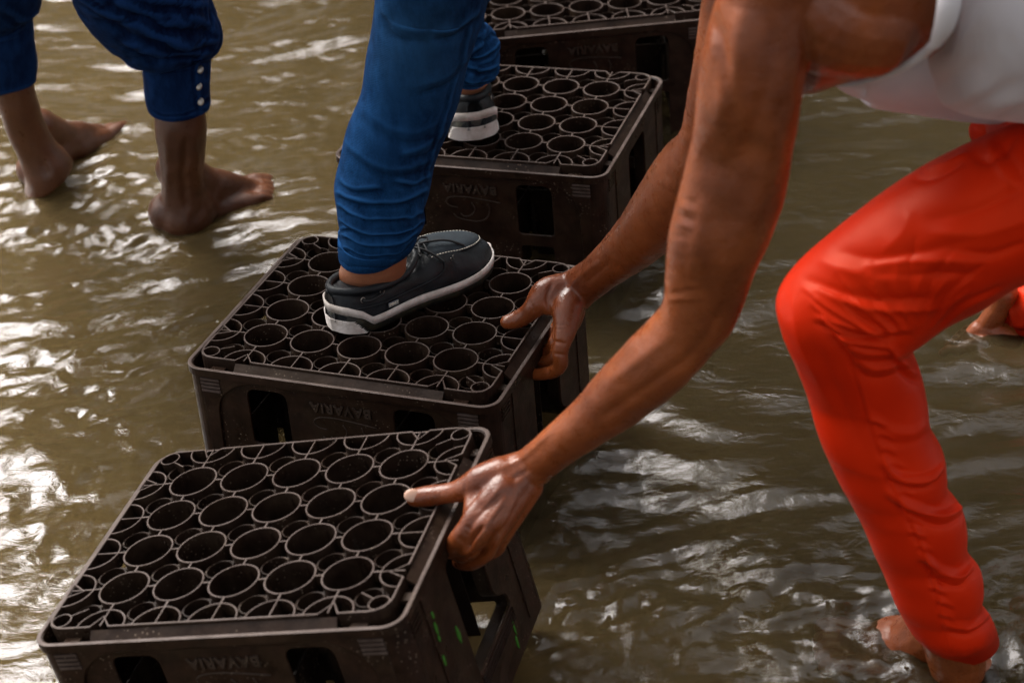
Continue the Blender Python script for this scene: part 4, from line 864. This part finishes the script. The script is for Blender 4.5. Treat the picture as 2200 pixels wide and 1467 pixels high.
# ---- the man in blue jeans walking over the crates
jm = empty('person', (-.13, 2.3, .2)); tag(jm, 'man in blue jeans and navy deck shoes stepping from crate to crate', 'person')
heelB = Pz(716, 712, .198); yawB = crates[1].rotation_euler.z + math.radians(57)
ft = V3(math.cos(yawB), math.sin(yawB), 0)
heelC = Pz(1027, 306, crates[2].location.z + .001); yawC = math.radians(101)
fc = V3(math.cos(yawC), math.sin(yawC), 0)
anB = V3(*heelB) + ft * .062 + V3(0, 0, .085); anC = V3(*heelC) + fc * .055 + V3(0, 0, .085)
knB = P(925, -120, -2.20); knC = V3(.02, 2.62, .70); hipJ = V3(.02, 2.52, 1.10); hB, hC = hipJ + V3(-.09, -.03, 0), hipJ + V3(.08, .03, 0)
JF = [(815, -140, 1060, -140, -2.23, .95), (808, 0, 1045, 0, -2.245, .95), (800, 60, 1034, 50, -2.25, .95), (786, 130, 1010, 125, -2.255, .95), (772, 205, 990, 210, -2.258, .93), (746, 275, 962, 285, -2.26, .92), (732, 345, 936, 345, -2.262, .92), (719, 400, 924, 410, -2.265, .92),
      (722, 440, 913, 448, -2.267, .92), (728, 478, 914, 476, -2.268, .92), (733, 500, 898, 496, -2.27, .92), (727, 512, 896, 494, -2.272, .92), (727, 536, 888, 506, -2.275, .92), (728, 554, 876, 522, -2.278, .90)]
JR = [(1000, -420, 1190, -400, -2.60, .95), (985, -150, 1120, -150, -2.66, .95), (970, -20, 1052, 0, -2.70, .9), (962, 55, 1046, 55, -2.72, .9), (960, 95, 1072, 88, -2.74, .9), (965, 140, 1074, 130, -2.745, .9), (970, 158, 1073, 148, -2.75, .9), (980, 176, 1066, 162, -2.752, .9)]
kB = P(950, -300, -2.26)
parts = [limb([(850, -330, 1050, -330, -2.27, .8)] + inner(JF[:-1], .74), 60, 32), limb([(742, 540, 876, 530, -2.272, .80), (728, 585, 874, 565, -2.275, .70), (722, 610, 872, 590, -2.285, .55), (726, 640, 880, 615, -2.30, .45)], 20, 32), tube([kB, hB], [.055, .08], 24), 
         limb(inner(JR, .7), 50, 28), tube([P(1080, -360, -2.6), hC], [.045, .06], 24), tube([anC + V3(0, 0, .02), anC - V3(0, 0, .05)], [.032, .034], 16), tube([anC - V3(0, 0, .045), anC - V3(0, 0, .05) + fc * .06, anC - V3(0, 0, .06) + fc * .14], [.028, .026, .018], 16), blob(hipJ, (.16, .12, .12))]
def upper(par, hip, fwd, skinm, shirtm, parts, lean=.06):
    """torso, arms and head above the belt, outside the picture"""
    f = V3(*fwd, 0); f /= np.linalg.norm(f); l = np.array([-f[1], f[0], 0]); u = V3(0, 0, 1)
    ch = hip + u * .36 + f * lean; sh = hip + u * .47 + f * lean; nk = sh + u * .08; hd = nk + u * .12 + f * .02
    parts += [tube([hip, (hip + ch) / 2, ch], [.12, .115, .13], 32), tube([sh - l * .17, sh, sh + l * .17], [.055, .08, .055], 24), tube([sh, nk, hd - u * .03], [.065, .055, .05], 20)]
    for s_ in (-1, 1):
        a, b, c, d = sh + l * s_ * .19, sh + l * s_ * .25 - u * .27 + f * .02, sh + l * s_ * .25 - u * .50 + f * .12, sh + l * s_ * .245 - u * .56 + f * .15
        parts += [tube([a, (a + b) / 2, b], [.050, .044, .036], 20), tube([b, (b + c) / 2, c], [.037, .036, .024], 20), tube([c, d], [.024, .028], 16)]
        for k in range(4): parts.append(tube([d + f * (.02 - .014 * k) * 1.2, d + f * (.035 - .018 * k) - u * .05, d + f * (.035 - .018 * k) - u * .085 - l * s_ * .01], [.010, .009, .0075], 10))
        parts.append(tube([d + f * .02, d + f * .05 - u * .03 - l * s_ * .01, d + f * .055 - u * .06 - l * s_ * .02], [.012, .010, .009], 10))
    hp, ax = head_parts(hd + u * .04, (f[0], f[1], -.25)); parts += hp
    body = remesh('body', parts, skinm, .004, 4, par)
    head_extras(hd + u * .04, ax, par)
    mb = MB(); V, F = tube([hip - u * .06, hip + u * .1, ch, sh + u * .01], [.165, .15, .165, .10], 40, n=24, ends=0); V = (V - hip) * 1.0; V = V + hip
    q = V - hip; q = q - np.outer(q @ f, f) * .22; mb.add(q + hip, F)
    for s_ in (-1, 1):
        a, b = sh + l * s_ * .13, sh + l * s_ * .245 - u * .22; mb.add(*tube([a, b], [.075, .062], 24, ends=0))
    o = mb.obj('shirt', shirtm, par, smooth=True, world=True); folds(o, [], 9, [(8, .010), (20, .003)])
    return body
upper(jm, hipJ, (.25, 1), M['skin_c'], M['grey_shirt'], parts)
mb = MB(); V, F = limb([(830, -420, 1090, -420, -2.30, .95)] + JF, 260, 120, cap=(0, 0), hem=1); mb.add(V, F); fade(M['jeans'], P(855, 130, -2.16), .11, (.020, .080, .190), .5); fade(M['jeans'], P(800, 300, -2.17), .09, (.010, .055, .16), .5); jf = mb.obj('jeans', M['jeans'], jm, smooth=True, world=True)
JFo = []
def wr(pts, wd, am): JFo.append((pts, wd, am)); JFo.append(([(x + 1, y + wd * 1.5) for x, y in pts], wd * .8, -am * .8))
for pts, wd, am in (([(722, 412), (790, 432), (870, 428), (920, 405)], 9, .0060), ([(724, 440), (800, 470), (880, 460), (915, 440)], 7, .0055), ([(730, 472), (800, 500), (870, 495), (912, 470)], 7, .0060), ([(728, 500), (790, 522), (850, 522), (900, 500)], 6, .0050), ([(730, 525), (790, 545), (850, 540), (893, 515)], 5, .0035),
                    ([(730, 380), (760, 400), (820, 400)], 9, .004), ([(850, 380), (890, 392), (930, 370)], 8, .004), ([(740, 300), (800, 345), (870, 355), (930, 340)], 15, .0035), ([(960, 270), (920, 310), (860, 330)], 12, .004), ([(770, 220), (830, 270), (900, 280), (965, 250)], 18, .003), ([(820, 0), (850, 50), (920, 70)], 18, .004), ([(1030, 20), (980, 60), (930, 70)], 12, .005), ([(870, 470), (895, 450), (914, 455)], 5, .004), ([(740, 455), (770, 462), (800, 480)], 5, .003), ([(730, 490), (755, 492), (785, 505)], 4, .003), ([(1015, 110), (960, 160), (900, 180)], 14, .003)): wr(pts, wd, am)
JFo += [([(1030, 0), (1005, 90), (975, 200), (940, 300), (915, 400), (905, 470)], 3, .0018), ([(1024, 0), (999, 90), (969, 200), (934, 300), (909, 400)], 2.5, -.0015), ([(728, 556), (765, 572), (830, 575), (868, 548)], 2.5, -.0012)]
folds(jf, JFo, 11, [((7, 7, 9), .0030), (60, .0003)], warp=.8, pw=1.3)
mb = MB(); V, F = limb(JR, 130, 80, cap=(0, 0), hem=1)
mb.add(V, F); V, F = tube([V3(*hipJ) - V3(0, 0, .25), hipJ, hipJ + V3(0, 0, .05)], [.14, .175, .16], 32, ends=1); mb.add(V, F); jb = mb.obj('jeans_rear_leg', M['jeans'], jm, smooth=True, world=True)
JFo = []
for pts, wd, am in (([(1045, 60), (1040, 90), (1000, 110)], 7, .006), ([(1072, 92), (1030, 115), (985, 110)], 7, .006), ([(1074, 135), (1040, 150), (1000, 140)], 7, .0055), ([(1075, 160), (1040, 178), (1000, 172)], 6, .004)): wr(pts, wd, am)
folds(jb, JFo, 12, [(20, .003)], pw=1.3, ridged=[((12, 12, 34), .003)])
shB = make_shoe(jm, tuple(Matrix.Translation(-jm.location) @ Vector(heelB)), yawB, 1)
shC = make_shoe(jm, tuple(Matrix.Translation(-jm.location) @ Vector(heelC)), yawC, -1); shC.scale = (.84, 1.03, 1.10)

# ---- the barefoot man wading on the left
lm = empty('person', (-.6, 2.95, 0)); tag(lm, 'barefoot man in dark navy buttoned cropped trousers wading at the left', 'person')
parts = []
h1, t1 = Pz(352, 512, -.02), Pz(604, 428, -.02); h2, t2 = Pz(70, 428, -.03), Pz(250, 292, -.03)
parts += foot(h1[:2], t1[:2], 1, -.010, 1.15) + foot(h2[:2], t2[:2], -1, -.016, 1.05)
parts.append(limb([(340, 90, 436, 90, -2.93, .8), (342, 180, 432, 180, -2.93, .8), (334, 240, 440, 230, -2.93, .8), (332, 270, 444, 262, -2.93, .85), (340, 330, 443, 320, -2.935, .9), (347, 390, 438, 370, -2.94, .9), (345, 430, 440, 405, -2.945, .95), (338, 468, 458, 430, -2.95, .95), (336, 495, 470, 455, -2.955, .8)], 50, 32))
parts.append(limb([(-40, 60, 50, 60, -3.11, .7), (-20, 150, 62, 140, -3.10, .8), (-8, 215, 76, 196, -3.10, .82), (14, 285, 96, 262, -3.11, .9), (40, 340, 118, 304, -3.115, .9), (54, 385, 142, 330, -3.12, .95), (52, 420, 160, 352, -3.125, .85)], 50, 32))
hipL = V3(-.72, 2.85, .93)
for pp, pm in ((P(385, 90, -2.93), P(330, -60, -2.91)), (P(5, 70, -3.11), P(0, -80, -3.10))): parts.append(tube([pp, pm, hipL], [.032, .034, .05], 20))
parts.append(blob(hipL, (.16, .12, .12)))
bl = upper(lm, hipL, (1, .3), M['skin_b'], M['grey_shirt'], parts)
folds(bl, [([(398, 300), (395, 380), (405, 450)], 7, -.004), ([(420, 290), (424, 380), (430, 420)], 8, .003), ([(360, 280), (362, 380), (358, 450)], 8, .0025), ([(436, 440), (420, 480)], 10, -.003), ([(90, 350), (110, 380)], 8, -.003)], 31, [(40, .001)])
mb = MB()
TL = [(60, -420, 330, -420, -2.86, .95), (100, -150, 400, -160, -2.88, .95), (150, -20, 448, -20, -2.90, .92), (205, 60, 462, 28, -2.92, .92), (262, 112, 478, 82, -2.93, .92), (300, 130, 474, 108, -2.932, .88), (306, 142, 455, 128, -2.932, .86)]
mb.add(*limb(TL, 150, 90, cap=(1, 1))); mb.add(*limb([(-260, -420, 20, -420, -2.95, .95), (-160, -150, 90, -150, -3.03, .95), (-100, -20, 90, 0, -3.08, .92), (-80, 50, 66, 42, -3.09, .92), (-70, 80, 62, 62, -3.09, .9)], 90, 80, cap=(1, 1)))
mb.add(*tube([hipL - V3(0, 0, .22), hipL, hipL + V3(0, 0, .05)], [.15, .18, .16], 32)); tl = mb.obj('trousers', M['jeans_dark'], lm, smooth=True, world=True)
JFo = []
for pts, wd, am in (([(200, 20), (300, 60), (420, 100)], 14, .009), ([(240, 0), (340, 40), (450, 60)], 12, .008), ([(300, 0), (380, 10), (455, 10)], 10, .006), ([(260, 90), (340, 110), (440, 118)], 10, .008), ([(330, 70), (400, 95), (470, 88)], 9, .007), ([(400, 30), (440, 55), (466, 70)], 8, .006), ([(0, 20), (40, 40), (80, 30)], 8, .005)): wr(pts, wd, am)
folds(tl, JFo, 13, [(12, .005), (30, .001)], pw=1.3, ridged=[((6, 10, 16), .004)])
mb = MB(); V, F = limb([(306, 118, 455, 116, -2.932, .82), (306, 150, 453, 140, -2.932, .82), (309, 190, 452, 180, -2.932, .82), (316, 225, 453, 215, -2.933, .83), (320, 234, 452, 224, -2.934, .84), (327, 243, 449, 233, -2.934, .85)], 60, 64, cap=(0, 0), hem=1)
cf = mobj('cuff', V, F, M['jeans_dark'], lm, world=True); folds(cf, [([(418, 130), (416, 190), (428, 250)], 2.5, -.002), ([(425, 130), (423, 190), (434, 250)], 4, .002), ([(325, 236), (370, 250), (440, 238)], 2.5, -.0015), ([(452, 150), (440, 170)], 5, -.003), ([(455, 210), (438, 225)], 5, -.004), ([(310, 150), (330, 180), (320, 220)], 8, .002)], 14, [(25, .0018)])
V, F = limb([(-84, -60, 78, -60, -3.07, .84), (-78, 0, 72, -5, -3.085, .84), (-70, 50, 70, 44, -3.09, .84), (-66, 90, 76, 80, -3.095, .84), (-50, 150, 82, 140, -3.10, .84), (-30, 196, 80, 172, -3.10, .85)], 40, 48, cap=(0, 0), hem=1)
cf2 = mobj('cuff', V, F, M['jeans_dark'], lm, world=True); folds(cf2, [], 15, [(25, .003)])
for x, y in ((430, 150), (427, 186), (431, 219)):
    v = ray(x, y); dn = -v / np.linalg.norm(v); c = P(x, y, -2.933); c = c + dn * .034; ax = [R2, -U2, dn]
    V, F = blob(c, (.0050, .0062, .0022), ax, 16); mobj('button', V, F, M['metal'], lm, world=True)
V, F = limb([(424, -60, 450, -60, -2.80, .3), (432, 0, 455, 0, -2.81, .3), (436, 30, 457, 30, -2.82, .3), (442, 48, 455, 48, -2.825, .3)], 12, 12); 
# ------------------------------------------------------------------ water last: it needs to know what stands in it
for q, r, a in (((345, 480), .045, 1.0), ((460, 470), .05, .6), ((80, 400), .05, 1.3), ((180, 350), .05, .9), ((2080, 1400), .06, .9), ((1860, 1350), .06, 1.0), ((2120, 690), .05, .6), ((1150, 1310), .04, 1.4), ((1120, 1110), .04, .7), ((1230, 960), .05, .5), ((1330, 620), .05, .6), ((80, 560), .12, .8), ((60, 1000), .14, .7), ((120, 1250), .12, .5), ((1700, 1420), .10, .8), ((650, 330), .1, .5)):
    p = Pz(*q, 0); LEGS.append((p[0], p[1], r, a))
build_water()
